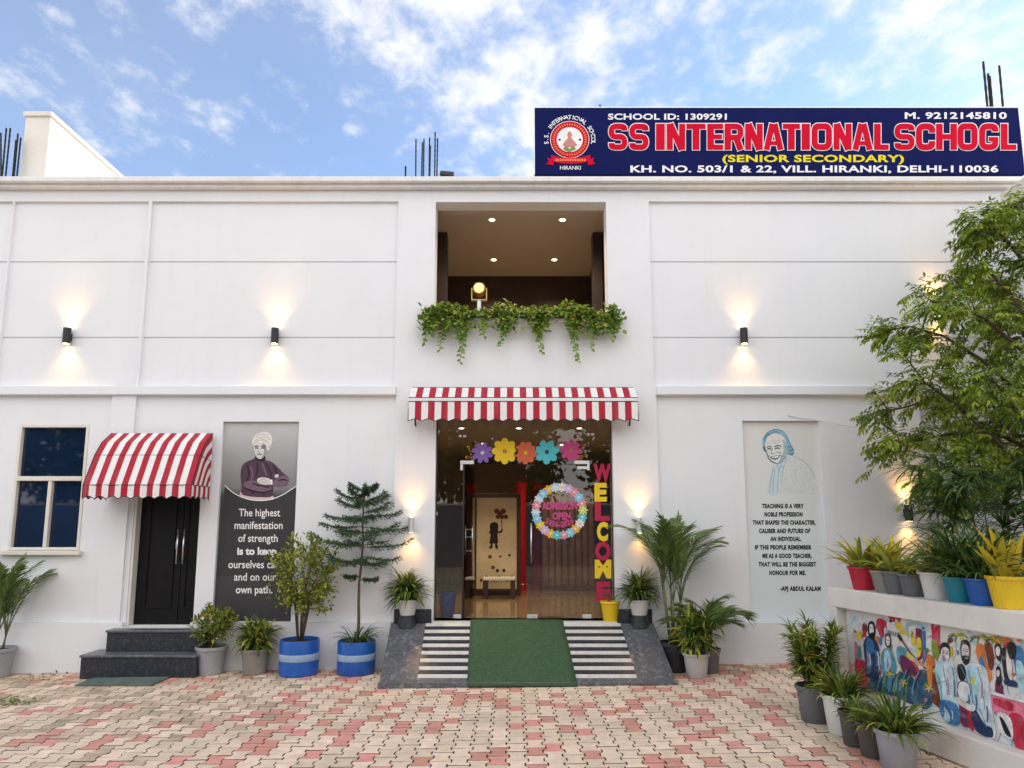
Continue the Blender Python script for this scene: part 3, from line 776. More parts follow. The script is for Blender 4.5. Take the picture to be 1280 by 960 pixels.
lamp(930, 420, .045, 'black cylinder wall lamp above the poster of a long haired man')
lamp(1171, 385, .045, 'black cylinder wall lamp half hidden behind the tree crown', power=14)
lamp(1136, 641, .04, 'black cylinder wall lamp low on the wall above the row of coloured pots')
lamp(514, 656, .0, 'grey wall lamp beside the tiered conifer at the entrance', False, .195, .075, 13)
lamp(799, 656, .0, 'grey wall lamp beside the tall potted palm at the entrance', False, .195, .075, 13)

# ------------------------------------------------------------------ roof: sign board, rebar, wall stub
def build_sign():
    ys = -.14
    xl, xr = Xf(668.5, 180, ys), Xf(1277, 180, ys); zb, zt = Zf(218, ys), Zf(135, ys)
    t = thing('school_sign', 'long dark blue school name board with red capitals on the roof edge', 'sign', ((xl + xr) / 2, ys, zb)); off = -t.location
    mb = MB(); mb.box(xl, xr, ys, ys + .10, zb, zt)
    navy = mat('navy_flex', (.006, .010, .085), .75, .1, 2, spec=.08, stain=(.016, .016, .06), stain_scale=5, stain_amt=.3)
    mb.build('board', navy, t, bevel=.006).location = off
    mb = MB(); e = .012
    mb.box(xl - e, xr + e, ys - .006, ys + .11, zt + .001, zt + .014); mb.box(xl - e, xl - .001, ys - .006, ys + .11, zb, zt); mb.box(xr + .001, xr + e, ys - .006, ys + .11, zb, zt)
    mb.build('edge_frame', M['pale_steel'], t).location = off
    yk = [ys - .002]
    fn = lambda u, v: W(u, v, yk[0])
    wh, rd, ye = mat('white_vinyl', (.85, .85, .85), .7, .03, spec=.1), mat('red_vinyl', (.60, .004, .03), .7, .06, spec=.08), mat('yellow_vinyl', (.82, .68, .01), .7, .05, spec=.1)
    T = MB()
    put_text(T, 'SCHOOL ID: 1309291', fn, 760, 908.5, 149.6, 142, 0, .03, 1.05); T.build('white_lettering', wh, t).location = off; T = MB()
    put_text(T, 'M. 9212145810', fn, 1131, 1258.5, 148.5, 140.3, 0, .03, 1.05); T.build('white_lettering', wh, t).location = off; T = MB()
    put_text(T, 'KH. NO. 503/1 & 22, VILL. HIRANKI, DELHI-110036', fn, 788, 1248, 215.4, 206.8, 0, .03, 1.05); T.build('white_lettering', wh, t).location = off; T = MB()
    def rounded(pts, r):
        out = [Vector(pts[0])]
        for i in range(1, len(pts) - 1):
            p, a_, c_ = Vector(pts[i]), Vector(pts[i - 1]), Vector(pts[i + 1])
            da, dc = (a_ - p), (c_ - p); ra = min(r, da.length * .5); rc = min(r, dc.length * .5)
            s0, s1 = p + da.normalized() * ra, p + dc.normalized() * rc
            for q in range(6):
                t_ = q / 5; out.append(s0 * (1 - t_) ** 2 + p * 2 * t_ * (1 - t_) + s1 * t_ * t_)
        return out + [Vector(pts[-1])]
    cnt = [0]
    def stroke(mb, pts, w, grow, base, r=0, closed=False):
        P = [Vector(p) for p in pts]
        if r: P = rounded(P, r)
        w = w + 2 * grow
        if not closed:
            P[0] = P[0] + (P[0] - P[1]).normalized() * grow; P[-1] = P[-1] + (P[-1] - P[-2]).normalized() * grow
        A_, B_ = [], []
        n_ = len(P)
        for i in range(n_):
            d0 = (P[i] - P[i - 1]).normalized() if (i or closed) else (P[1] - P[0]).normalized()
            d1 = (P[(i + 1) % n_] - P[i]).normalized() if (i < n_ - 1 or closed) else d0
            m_ = (d0 + d1).normalized(); nn = Vector((-m_.y, m_.x)); k_ = 1 / max(.5, nn.dot(Vector((-d0.y, d0.x))))
            A_.append(P[i] + nn * w / 2 * k_); B_.append(P[i] - nn * w / 2 * k_)
        if closed: A_.append(A_[0]); B_.append(B_[0])
        cnt[0] += 1; yy = base - .00006 * (cnt[0] % 30)
        mb.strip([W(p.x, p.y, yy) for p in A_], [W(p.x, p.y, yy) for p in B_])
    def glyph(mb, ch, x0, x1, grow, base):
        y0, y1 = 154.6, 187.2; t = 7.6; h = 6.6
        Lx, Rx, Ty, By, My = x0 + t / 2, x1 - t / 2, y0 + h / 2, y1 - h / 2, (y0 + y1) / 2; cx = (x0 + x1) / 2
        S_ = lambda pts, w=t, r=0, closed=False: stroke(mb, pts, w, grow, base, r, closed)
        if ch == 'S': S_([(Rx, Ty + 5.2), (Rx, Ty), (Lx, Ty), (Lx, My), (Rx, My), (Rx, By), (Lx, By), (Lx, By - 5.2)], 6.9, 6.2)
        elif ch == 'I': S_([(cx, y0), (cx, y1)], x1 - x0)
        elif ch == 'N': S_([(Lx, y0), (Lx, y1)]); S_([(Rx, y0), (Rx, y1)]); S_([(x0 + 4.2, y0), (x1 - 4.2, y1)], 7.6)
        elif ch == 'T': S_([(x0, Ty), (x1, Ty)], h); S_([(cx, y0), (cx, y1)], 8.6)
        elif ch == 'E': S_([(Lx, y0), (Lx, y1)], 8.4); S_([(x0, Ty), (x1, Ty)], h); S_([(x0, My), (x1 - 1.2, My)], h * .9); S_([(x0, By), (x1, By)], h)
        elif ch == 'L': S_([(Lx, y0), (Lx, y1)], 8.4); S_([(x0, By), (x1, By)], h)
        elif ch == 'H': S_([(Lx, y0), (Lx, y1)], 8.2); S_([(Rx, y0), (Rx, y1)], 8.2); S_([(x0, My), (x1, My)], h)
        elif ch == 'R': S_([(Lx, y0), (Lx, y1)], 8.2); S_([(x0, Ty), (Rx, Ty), (Rx, My + 1), (x0, My + 1)], 7, 6); S_([(cx + 2.5, My + 1), (x1 - 3.6, y1)], 7.8)
        elif ch == 'A': S_([(cx - 1.4, y0), (x0 + 3.7, y1)], 7.4); S_([(cx + 1.4, y0), (x1 - 3.7, y1)], 7.4); S_([(x0 + 5, By - 5), (x1 - 5, By - 5)], 5.2)
        elif ch == 'O': S_(rounded([(cx, Ty), (Rx, Ty), (Rx, By), (Lx, By), (Lx, Ty), (cx, Ty)], 7)[:-1], 7.6, 0, True)
        elif ch == 'C': S_([(Rx, Ty + 7.8), (Rx, Ty), (Lx, Ty), (Lx, By), (Rx, By), (Rx, By - 7.8)], 7.6, 7)
        elif ch == 'G': S_([(Rx, Ty + 6.6), (Rx, Ty), (Lx, Ty), (Lx, By), (Rx, By), (Rx, My + 1.5)], 7.6, 7); S_([(cx, My + 3), (x1, My + 3)], 5.4)
    words_ = [('S', 760.5, 784.5), ('S', 786.5, 811), ('I', 820, 831), ('N', 833.5, 856.5), ('T', 858, 882), ('E', 884.5, 904), ('R', 906, 929.5), ('N', 931.5, 953.5), ('A', 954.5, 979.5), ('T', 978.5, 1000), ('I', 1002, 1012.5), ('O', 1014.5, 1040), ('N', 1042, 1064.5), ('A', 1065.5, 1091), ('L', 1093, 1111),
              ('S', 1118, 1143.5), ('C', 1145, 1169), ('H', 1170.5, 1196), ('O', 1197, 1222), ('G', 1224, 1248), ('L', 1251.5, 1270.5)]
    for ch, a, b in words_: glyph(T, ch, a, b, .95, ys - .003)
    T.build('title_outline', wh, t).location = off
    T = MB(); put_text(T, '(SENIOR SECONDARY)', fn, 903, 1130, 202.6, 193.6, 0, .03, 1.05); T.build('yellow_lettering', ye, t).location = off
    yk[0] = ys - .004
    T = MB()
    for ch, a, b in words_: glyph(T, ch, a, b, 0, ys - .0065)
    T.build('red_lettering', rd, t).location = off
    # round emblem
    em = MB(); cx, cy = 712.2, 174.5
    mats = [wh, rd, mat('emblem_orange', (.75, .22, .05), .5), mat('emblem_white', (.8, .8, .8), .5), mat('emblem_skin', (.55, .2, .16), .5), mat('emblem_green', (.12, .3, .05), .5), mat('emblem_navy', (.02, .03, .2), .5)]
    def disc(r, m, dy, a=cx, b=cy, ky=1.0):
        yk[0] = ys - dy; flat(em, [(a + r * math.cos(w / 32 * 2 * math.pi), b + r * ky * math.sin(w / 32 * 2 * math.pi)) for w in range(32)], fn, m, False)
    disc(24.6, 0, .002, ky=.95); disc(23.9, 1, .003, ky=.95); disc(16.4, 0, .004, ky=.95); disc(15.4, 3, .005, ky=.95)
    yk[0] = ys - .006
    ringtxt = 'SHIKSHA VIDYA GYAN SEVA DHARMA SATYA'
    def arc(text, r, a0, a1, h, m, off_=.02, ky=.95, flip=False):
        n = len(text)
        for i, ch in enumerate(text):
            if ch == ' ': continue
            w = a0 + (a1 - a0) * i / (n - 1)
            vs_, fs = text_mesh(ch, off_); xm_ = (min(v.x for v in vs_) + max(v.x for v in vs_)) / 2
            wd = h * .9
            out = []
            for v in vs_:
                lx, ly = (v.x - xm_) * h / .7, v.y * h / .7
                rr = r + ly
                px_ = cx + rr * math.sin(w) + lx * math.cos(w); py_ = cy - ky * (rr * math.cos(w) - lx * math.sin(w))
                out.append(fn(px_, py_))
            em.add(out, fs, m)
    # the small ring of orange marks round the red band
    for q in range(40):
        w = q / 40 * 2 * math.pi; a, b = math.sin(w), math.cos(w)
        p = lambda r, s_: (cx + r * a + s_ * b, cy - .95 * (r * b - s_ * a))
        flat(em, [p(18.6, -.75), p(18.6, .7), p(21.6, .75), p(21.4, -.6)], fn, 2, False)
    arc('S.S. INTERNATIONAL SCHOOL', 27.0, R(-98), R(98), 5.2, 0)
    # seated figure, lotus and side dots inside
    yk[0] = ys - .007
    flat(em, [(712, 164), (715, 168), (714, 172), (719, 178), (721, 182), (712, 184), (704, 182), (706, 177), (710, 172), (709, 168)], fn, 4)
    flat(em, [(704, 186), (708, 183), (712, 186), (716, 183), (720, 186), (715, 188.5), (712, 190), (708, 188.5)], fn, 5)
    disc(1.5, 6, .0075, 699.5, 174.5); disc(1.5, 6, .0075, 725, 174.5)
    # ribbon under it
    yk[0] = ys - .008
    flat(em, [(684, 197), (692, 200), (692, 206.5), (683, 205), (686, 201)], fn, 1, False); flat(em, [(743, 197), (735, 200), (735, 206.5), (744, 205), (741, 201)], fn, 1, False)
    yk[0] = ys - .009
    flat(em, [(689, 193.5), (700, 196.5), (713, 197.5), (726, 196.5), (738, 193.5), (738, 201), (726, 204), (713, 205), (700, 204), (689, 201)], fn, 1, False)
    yk[0] = ys - .010
    for q in range(13): flat(em, [(694 + q * 3, 198.2), (696 + q * 3, 198.6), (696 + q * 3, 201.6), (694 + q * 3, 201.3)], fn, 2, False)
    put_text(em, 'HIRANKI', fn, 700, 726, 212, 207.3, 0, .01)
    em.build('emblem', mats, t).location = off
build_sign()

def rebars():
    r = random.Random(2)
    def bar(u, v0, y, vb=222, lean=0, label='', rad=.0115):
        b = W(u - lean, vb, y); a = W(u, v0, y + r.uniform(-.03, .03))
        b.z = max(6.45, min(b.z, ZT - .05))
        mb = MB(); d = (a - b); n = 26
        mb.tube([b + d * i / n for i in range(n + 1)], [rad * (1.12 if i % 2 else .9) for i in range(n + 1)], 6)
        o = mb.build('rebar', M['rust']); tag(o, label, 'rebar', 'rebar stubs standing on the roof')
    L1 = 'rusty rebar stub in the bunch left of the plastered roof wall'
    for u, v, ln in ((1, 166, -3), (8, 160, 5), (13, 160, 6), (20, 175, 4), (22.5, 167, 5), (26, 172, 5)): bar(u, v, .35, lean=ln, label=L1)
    L2 = 'rusty rebar stub in the bunch on the roof above the balcony'
    for u, v, ln in ((520, 174, 0), (528, 178, 1), (530, 174, .5), (537, 172, .5), (538, 182, 1), (544, 165, .5), (547, 173, 1)): bar(u, v, .5, lean=ln, label=L2)
    L3 = 'thick rusty rebar behind the right end of the blue sign'
    for u, v, ln in ((1229, 77, -6), (1237, 95, -4), (1235, 92, -3), (1249, 82, -5)): bar(u, v, .5, vb=150, lean=ln, label=L3, rad=.017)
    bar(507, 208, .35, label='short pale pipe stub on the roof left of a rebar bunch', rad=.014)
    o = bpy.data.objects[-1] if False else None
    bar(750, 131, .3, vb=140, label='short dark bar end showing above the blue sign', rad=.012)
rebars()
def roof_wall():
    y0 = .45; x0, x1 = Xf(29, 180, y0), Xf(60, 180, y0); zt = Zf(146, y0)
    mb = MB(); mb.box(x0, x1, y0, 8.5, 6.0, zt); w = mb.build('roof_wall', [M['cream']])
    tag(w, 'cream plastered wall stub with a coping standing on the roof', 'wall')
    mb = MB(); mb.box(x0 - .03, x1 + .03, y0 - .03, 8.6, zt + .001, zt + .075); mb.build('coping', M['cream'], w, bevel=.01)
roof_wall()
def flood():
    p = W(562, 217, .25); p.z = ZT
    t = thing('flood_light', 'small black flood light on the roof edge above the balcony', 'flood light', (p.x, p.y, ZT))
    t.location.y = -.1
    mb = MB(); mb.hexa([(-.1, -.05, .03), (.1, -.05, .0), (.1, .1, .0), (-.1, .1, .03)], [(-.09, -.05, .09), (.1, -.05, .07), (.1, .1, .07), (-.09, .1, .09)]); mb.build('lamp_housing', M['black_metal'], t, bevel=.01)
    mb = MB(); mb.box(-.01, .03, .0, .04, -.005, .03); mb.build('foot', M['black_metal'], t)
flood()

# stage light glowing on the balcony sill
def stage_light():
    p = W(599, 372, .10)
    t = thing('stage_light', 'lit yellow stage lantern in a yoke among the balcony plants', 'stage light', p)
    mb = MB(); mb.lathe([(.001, -.1), (.075, -.1), (.085, -.08), (.09, .05), (.08, .075), (.001, .08)], 20)
    o = mb.build('lamp_head', mat('brass', (.35, .2, .06), .35, .1, 10, metal=.7), t, smooth=False); o.rotation_euler = (R(90), 0, 0); o.location = (0, 0, .11)
    mb = MB(); mb.lathe([(.001, .0), (.066, .0), (.060, .012), (.001, .02)], 20); l = mb.build('lens', mat('lit_lens', (1, .7, .25), .3, 0, emit=(1, .55, .12), estr=1.6), t); l.rotation_euler = (R(90), 0, 0); l.location = (0, -.082, .11)
    mb = MB()
    for s_ in (-1, 1): mb.box(s_ * .10 - .008, s_ * .10 + .008, -.03, .03, -.03, .13)
    mb.box(-.108, .108, -.03, .03, -.045, -.03); mb.build('yoke', mat('yoke_brass', (.55, .36, .12), .4, .1, 10, metal=.5), t, bevel=.003)
    mb = MB(); mb.box(-.07, .07, -.01, .05, .19, .215); mb.build('top_vent', M['black_metal'], t, bevel=.004)
    mb = MB(); mb.lathe([(.03, -.22), (.03, -.046)], 10); mb.build('stand', M['pale_steel'], t)
stage_light()

# ------------------------------------------------------------------ posters in the wall recesses
def pm(name, r, g, b):
    if name.startswith('m_'): return mat('paint_' + name[2:], srgb(r, g, b), .5, .4, 13, stain=tuple(c * .5 + .3 for c in srgb(r, g, b)), stain_scale=9, stain_amt=.75)
    return mat('ink_' + name, srgb(r, g, b), .55, .1, 22, spec=.25)
def build_poster_one():
    x0, x1, z0, z1 = P1[0] + .002, P1[1] - .002, P1[2] + .002, P1[3] - .002
    yb = .088
    t = thing('wall_poster', 'dark grey poster of a turbaned man with folded arms and white quotation', 'poster', ((x0 + x1) / 2, .09, z0)); off = -t.location
    mb = MB(); mb.box(x0, x1, yb, .0985, z0, z1)
    zs_ = z1 - (z1 - z0) * (300 - 47) / 913
    mb.build('poster_sheet', grad_mat('grey_print', [(0, srgb(58, 57, 60)), (.62, srgb(62, 61, 64)), (.66, srgb(125, 124, 128)), (.82, srgb(160, 159, 161)), (1, srgb(196, 195, 195))], z0, z1), t).location = off
    y = [yb]
    def fn(a, b):
        xl, xr = 55 - 25 * (b - 47) / 913, 399 - 41 * (b - 47) / 913
        return Vector((x0 + (x1 - x0) * (a - xl) / (xr - xl), y[0], z1 + (z0 - z1) * (b - 47) / 913))
    mats = [pm('charcoal', 60, 59, 62), pm('white', 236, 236, 236), pm('plum', 82, 62, 76), pm('plum_dark', 48, 34, 44), pm('plum_light', 118, 95, 110), pm('skin_grey', 214, 208, 206),
            pm('skin_shade', 160, 150, 150), pm('ink', 28, 26, 28), pm('turban', 226, 222, 216), pm('turban_fold', 186, 180, 174), pm('sash', 214, 190, 194)]
    mb = MB(); F = lambda pts, m, dy, sm=True: (y.__setitem__(0, yb - dy), flat(mb, pts, fn, m, sm))
    Ln = lambda pts, w, m, dy: (y.__setitem__(0, yb - dy), line(mb, pts, w, fn, m))
    arc = [(63, 345), (90, 370), (125, 392), (170, 409), (220, 415), (270, 409), (315, 391), (352, 368), (386, 344)]
    F([(63, 345), (90, 370), (125, 392), (170, 409), (220, 415), (270, 409), (315, 391), (352, 368), (386, 344), (368, 760), (40, 760)], 0, .001, False)
    Ln(arc, 4.5, 1, .0035)
    F([(133, 376), (165, 388), (225, 398), (276, 394), (275, 411), (222, 414), (168, 407), (135, 396)], 10, .0015)
    F([(205, 211), (186, 222), (152, 238), (135, 262), (132, 300), (137, 345), (139, 384), (175, 396), (230, 400), (274, 394), (280, 350), (300, 352), (334, 346), (349, 326), (344, 306), (322, 286), (300, 262), (272, 236), (242, 226)], 2, .002)
    F([(150, 330), (180, 322), (215, 330), (245, 346), (268, 350), (266, 366), (228, 374), (188, 366), (152, 352)], 4, .0026)
    F([(278, 328), (300, 308), (330, 300), (346, 312), (347, 330), (332, 344), (300, 351), (278, 348)], 4, .0026)
    for q in ([(160, 250), (170, 290), (160, 325)], [(205, 235), (208, 270), (200, 305)], [(240, 240), (262, 275), (268, 310)], [(150, 356), (190, 372), (235, 378), (270, 368)], [(276, 250), (292, 280), (296, 304)], [(185, 385), (190, 372)], [(232, 390), (240, 376)], [(186, 335), (220, 346), (262, 354)], [(300, 322), (322, 318), (340, 322)]): Ln(q, 7, 3, .0032)
    for q in ([(176, 255), (186, 290), (180, 318)], [(228, 240), (240, 275), (248, 300)]): Ln(q, 8, 4, .0030)
    F([(206, 318), (222, 308), (246, 309), (266, 317), (271, 330), (262, 341), (238, 341), (214, 334)], 5, .0038)
    F([(264, 318), (274, 318), (276, 340), (268, 343)], 1, .0042, False)
    F([(284, 300), (292, 293), (302, 295), (300, 306), (288, 309)], 5, .0038)
    for q in ([(214, 322), (236, 318), (258, 324)], [(216, 329), (240, 330), (256, 334)]): Ln(q, 2.5, 6, .0044)
    F([(197, 208), (238, 206), (241, 226), (222, 234), (203, 226)], 3, .0034)
    F([(190, 150), (192, 185), (197, 205), (210, 219), (224, 220), (238, 208), (246, 186), (246, 152), (232, 144), (205, 144)], 5, .0040)
    F([(228, 150), (246, 152), (246, 186), (238, 208), (226, 219), (234, 196), (236, 172)], 6, .0044)
    F([(186, 158), (182, 138), (190, 116), (208, 100), (236, 93), (260, 100), (272, 122), (270, 152), (258, 180), (248, 176), (246, 160), (232, 146), (208, 146), (193, 154)], 8, .0048)
    for q in ([(190, 140), (215, 122), (245, 118), (266, 134)], [(188, 150), (212, 134), (238, 132), (258, 150)], [(196, 118), (220, 106), (250, 108)], [(262, 150), (260, 165), (254, 176)]): Ln(q, 4, 9, .0054)
    Ln([(193, 164), (202, 160), (212, 163)], 5, 7, .0050); Ln([(221, 163), (231, 160), (241, 164)], 5, 7, .0050)
    Ln([(195, 171), (203, 169), (211, 171)], 5.5, 7, .0050); Ln([(222, 171), (231, 169), (239, 172)], 5.5, 7, .0050)
    Ln([(215, 170), (212, 186), (218, 190)], 2.8, 6, .0050); Ln([(204, 200), (214, 198), (227, 200)], 4.0, 7, .0050); Ln([(208, 206), (216, 207), (224, 205)], 2.5, 6, .0050)
    Ln([(190, 178), (194, 196), (203, 212)], 3.5, 6, .0050)
    mb.build('portrait', mats, t).location = off
    y[0] = yb - .0022
    T = MB()
    for s_, a0, a1, b, o_ in (('The highest', 128, 309, 488, .0), ('manifestation', 110, 320, 546, 0), ('of strength', 127, 299, 605, 0), ('is to keep', 124, 295, 664, .03), ('ourselves calm', 87, 326, 724, 0), ('and on our', 113, 292, 780, 0), ('own path.', 121, 277, 837, .01)):
        T = MB(); put_text(T, s_, fn, a0, a1, b, b - 35, 0, o_ + .012); T.build('lettering', mats[1], t).location = off
build_poster_one()

def build_poster_two():
    x0, x1, z0, z1 = P2[0] + .002, P2[1] - .002, P2[2] + .002, P2[3] - .002
    yb = .088
    t = thing('wall_poster', 'pale grey poster of a smiling long haired man with black capital lettering', 'poster', ((x0 + x1) / 2, .09, z0)); off = -t.location
    mb = MB(); mb.box(x0, x1, yb, .0985, z0, z1)
    mb.build('poster_sheet', grad_mat('pale_print', [(0, srgb(222, 230, 234)), (.4, srgb(222, 230, 232)), (.7, srgb(222, 225, 224)), (1, srgb(221, 219, 214))], z0, z1), t).location = off
    y = [yb]
    def fn(a, b):
        k = (b - 36) / 882; xl, xr = 57 + 61 * k, 397 + 48 * k
        return Vector((x0 + (x1 - x0) * (a - xl) / (xr - xl), y[0], z1 + (z0 - z1) * k))
    mats = [pm('teal', 100, 152, 176), pm('pale_teal', 152, 190, 205), pm('face', 228, 226, 218), pm('face_shade', 170, 190, 196), pm('deep_teal', 58, 104, 130), pm('shirt', 205, 222, 228), pm('shirt_line', 165, 188, 196), pm('black', 26, 26, 28), pm('coat', 217, 222, 221), pm('smile', 238, 238, 234)]
    mb = MB(); F = lambda pts, m, dy, sm=True: (y.__setitem__(0, yb - dy), flat(mb, pts, fn, m, sm))
    Ln = lambda pts, w, m, dy: (y.__setitem__(0, yb - dy), line(mb, pts, w, fn, m))
    F([(216, 225), (200, 245), (190, 290), (182, 365), (240, 366), (330, 364), (392, 362), (386, 290), (360, 235), (320, 205), (280, 188), (250, 200)], 8, .001)
    F([(216, 226), (198, 250), (190, 300), (184, 364), (222, 365), (236, 300), (250, 240), (240, 222)], 5, .0015)
    for q in ([(205, 240), (196, 290), (188, 360)], [(232, 235), (226, 290), (222, 362)], [(262, 205), (248, 250), (240, 310)], [(285, 190), (330, 212), (365, 245), (386, 295)], [(218, 232), (230, 250), (246, 232)], [(212, 250), (206, 300), (204, 350)]): Ln(q, 3.5, 6, .002)
    F([(160, 160), (153, 140), (157, 110), (176, 84), (210, 70), (240, 76), (262, 98), (276, 130), (292, 158), (295, 180), (284, 190), (272, 182), (262, 190), (254, 165), (240, 110), (205, 96), (178, 108), (170, 138), (170, 168)], 1, .002)
    F([(170, 120), (166, 150), (172, 176), (182, 200), (200, 219), (222, 228), (244, 216), (260, 192), (264, 160), (258, 124), (236, 98), (204, 92), (182, 102)], 2, .0025)
    F([(244, 120), (262, 140), (264, 172), (256, 198), (240, 217), (222, 227), (238, 200), (248, 165)], 3, .003)
    for q, w, m in (([(160, 150), (164, 165), (172, 172)], 9, 4), ([(158, 120), (176, 88), (212, 73), (244, 82)], 4, 0), ([(250, 92), (268, 120), (280, 150)], 4, 0), ([(164, 130), (170, 105), (186, 90)], 6, 0), ([(262, 158), (276, 150), (290, 168)], 5, 0), ([(268, 178), (280, 188), (292, 180)], 5, 4), ([(270, 165), (282, 172), (290, 160)], 4, 4), ([(178, 100), (205, 84), (232, 88)], 5, 0), ([(250, 100), (260, 128), (266, 150)], 5, 1),
                    ([(172, 156), (184, 150), (196, 154)], 5, 4), ([(206, 152), (222, 146), (238, 150)], 5, 4), ([(176, 163), (185, 160), (194, 164)], 5, 7), ([(208, 160), (220, 157), (232, 161)], 5, 7),
                    ([(200, 156), (194, 176), (200, 184), (210, 182)], 3.5, 0), ([(186, 190), (180, 200), (190, 212)], 3, 0), ([(230, 184), (240, 196), (236, 208)], 3, 0), ([(172, 172), (182, 202), (202, 221), (222, 229)], 4, 4), ([(222, 229), (244, 217), (260, 194)], 4, 0), ([(216, 178), (228, 176), (240, 182)], 2.5, 0), ([(176, 130), (200, 124), (230, 122)], 2, 3), ([(180, 140), (204, 134), (232, 132)], 2, 3)): Ln(q, w, m, .0035)
    F([(190, 196), (205, 194), (226, 190), (232, 192), (222, 206), (206, 210), (194, 204)], 4, .0035); F([(194, 197), (208, 196), (227, 192), (220, 201), (204, 203)], 9, .0042)
    mb.build('portrait', mats, t).location = off
    y[0] = yb - .002
    T = MB()
    for s_, a0, a1, b in (('TEACHING IS A VERY', 157, 338, 428), ('NOBLE PROFESSION', 168, 333, 465), ('THAT SHAPES THE CHARACTER,', 118, 389, 501), ('CALIBER AND FUTURE OF', 146, 366, 538), ('AN INDIVIDUAL.', 195, 328, 573), ('IF THE PEOPLE REMEMBER', 130, 372, 610), ('ME AS A GOOD TEACHER,', 163, 372, 647), ('THAT WILL BE THE BIGGEST', 147, 391, 684), ('HONOUR FOR ME.', 193, 347, 721), ('-APJ ABDUL KALAM', 240, 410, 789)):
        T = MB(); put_text(T, s_, fn, a0, a1, b, b - 20, 0, .055, 1.1); T.build('lettering', mats[7], t).location = off
    # thin loose cable across the wall beside it
    a, b = W(985, 519, .03), W(1262, 556, -.2)
    mb = MB(); mb.tube([a + (b - a) * i / 16 - Vector((0, 0, .05 * math.sin(math.pi * i / 16))) for i in range(17)], .006, 5)
    tag(mb.build('cable', M['pale_steel'], smooth=True), 'thin loose cable running from the pale poster into the tree', 'cable')
build_poster_two()

# ------------------------------------------------------------------ flowers and letters stuck on the glass
def flower_pts(cx, cy, r, n, depth=.35, rot=0, ky=1.0):
    return [(cx + r * (1 - depth + depth * abs(math.cos((w / (n * 8) * 2 * math.pi) * n / 2)) ** .8) * math.cos(w / (n * 8) * 2 * math.pi + rot),
             cy + ky * r * (1 - depth + depth * abs(math.cos((w / (n * 8) * 2 * math.pi) * n / 2)) ** .8) * math.sin(w / (n * 8) * 2 * math.pi + rot)) for w in range(n * 8)]
def paper(name, c): return mat('paper_' + name, c, .75, .06, 20)
PAP = {k: paper(k, c) for k, c in dict(purple=(.22, .12, .42), yellow=(.80, .56, .02), orange=(.62, .13, .05), turquoise=(.08, .52, .58), pink=(.52, .06, .20), brown=(.45, .2, .05), red=(.42, .01, .06), navy=(.03, .05, .12),
       sky=(.25, .55, .72), paleblue=(.5, .68, .75), rose=(.75, .25, .3), lilac=(.6, .42, .65), cream=(.7, .62, .45), white=(.75, .72, .7), lime=(.6, .65, .15), amber=(.78, .42, .02)).items()}
def solid(o, th): s_ = o.modifiers.new('thick', 'SOLIDIFY'); s_.thickness = th; s_.offset = 0; return o
def glass_flower(u, v, r, n, c, cc, label, depth=.35, rot=0):
    p = W(u, v, YG - .008); t = thing('paper_flower', label, 'paper flower', p, 'paper flowers above the glass door')
    fn = lambda a, b: W(a, b, YG - .008) - p
    mb = MB(); flat(mb, flower_pts(u, v, r, n, depth, rot), fn, 0, False); solid(mb.build('petals', PAP[c], t), .004)
    fn2 = lambda a, b: W(a, b, YG - .013) - p
    mb = MB(); flat(mb, flower_pts(u, v, r * .17, 5, .1), fn2, 0, False); solid(mb.build('flower_centre', PAP[cc], t), .003)
    return t
glass_flower(603, 566, 13.5, 8, 'purple', 'cream', 'purple paper flower stuck above the open glass door leaf', .38, .3)
glass_flower(631, 564, 16.5, 8, 'yellow', 'brown', 'large yellow paper flower on the glass above the door', .26)
glass_flower(657, 566, 14.5, 9, 'orange', 'amber', 'orange red paper flower in the middle of the row on the glass', .22, .2)
glass_flower(683.5, 565, 15.5, 7, 'turquoise', 'navy', 'turquoise paper flower on the glass above the door', .32, -.2)
glass_flower(713.5, 563, 14, 8, 'pink', 'brown', 'dark pink paper flower on the glass beside the cut out twig', .34, .1)
for u0, v0, sg, lab in ((594, 572, -1, 'orange paper twig with dots left of the purple flower'), (722, 570, 1, 'orange paper twig with dots right of the dark pink flower')):
    p = W(u0, v0, YG - .006); fn = lambda a, b, p=p: W(a, b, YG - .006) - p
    mb = MB()
    for a in range(7):
        w = R(-40 + a * 26); dx, dy = sg * abs(math.cos(w)) * (5 + 6 * (a % 2)) , -math.sin(w) * 15 - 4
        line(mb, [(u0, v0), (u0 + dx * .6, v0 + dy * .5), (u0 + dx, v0 + dy)], 1.4, fn)
        flat(mb, flower_pts(u0 + dx, v0 + dy, 1.9, 4, .2), fn, 0, False)
        flat(mb, flower_pts(u0 + dx * .5 + 2 * sg, v0 + dy * .6, 1.5, 4, .2), fn, 0, False)
    o = solid(mb.build('paper_twig', PAP['brown']), .003); o.location = p; tag(o, lab, 'paper twig')
LW = [('W', 741.5, 764, 579.5, 602, 'red', 'red paper letter W at the top of the WELCOME column'), ('E', 743, 758.5, 603.5, 627, 'yellow', 'yellow paper letter E under the red W'),
      ('L', 743.5, 762, 627.5, 651, 'red', 'red paper letter L between the yellow E and C'), ('C', 746, 760, 652.5, 676.5, 'yellow', 'yellow paper letter C above the red O'),
      ('O', 743.5, 763.5, 677, 701, 'red', 'red paper letter O between the yellow C and M'), ('M', 743.5, 764, 699.5, 723, 'yellow', 'yellow paper letter M above the lowest letter'),
      ('E', 745.5, 763, 727, 751.5, 'red', 'red paper letter E just above the yellow pot')]
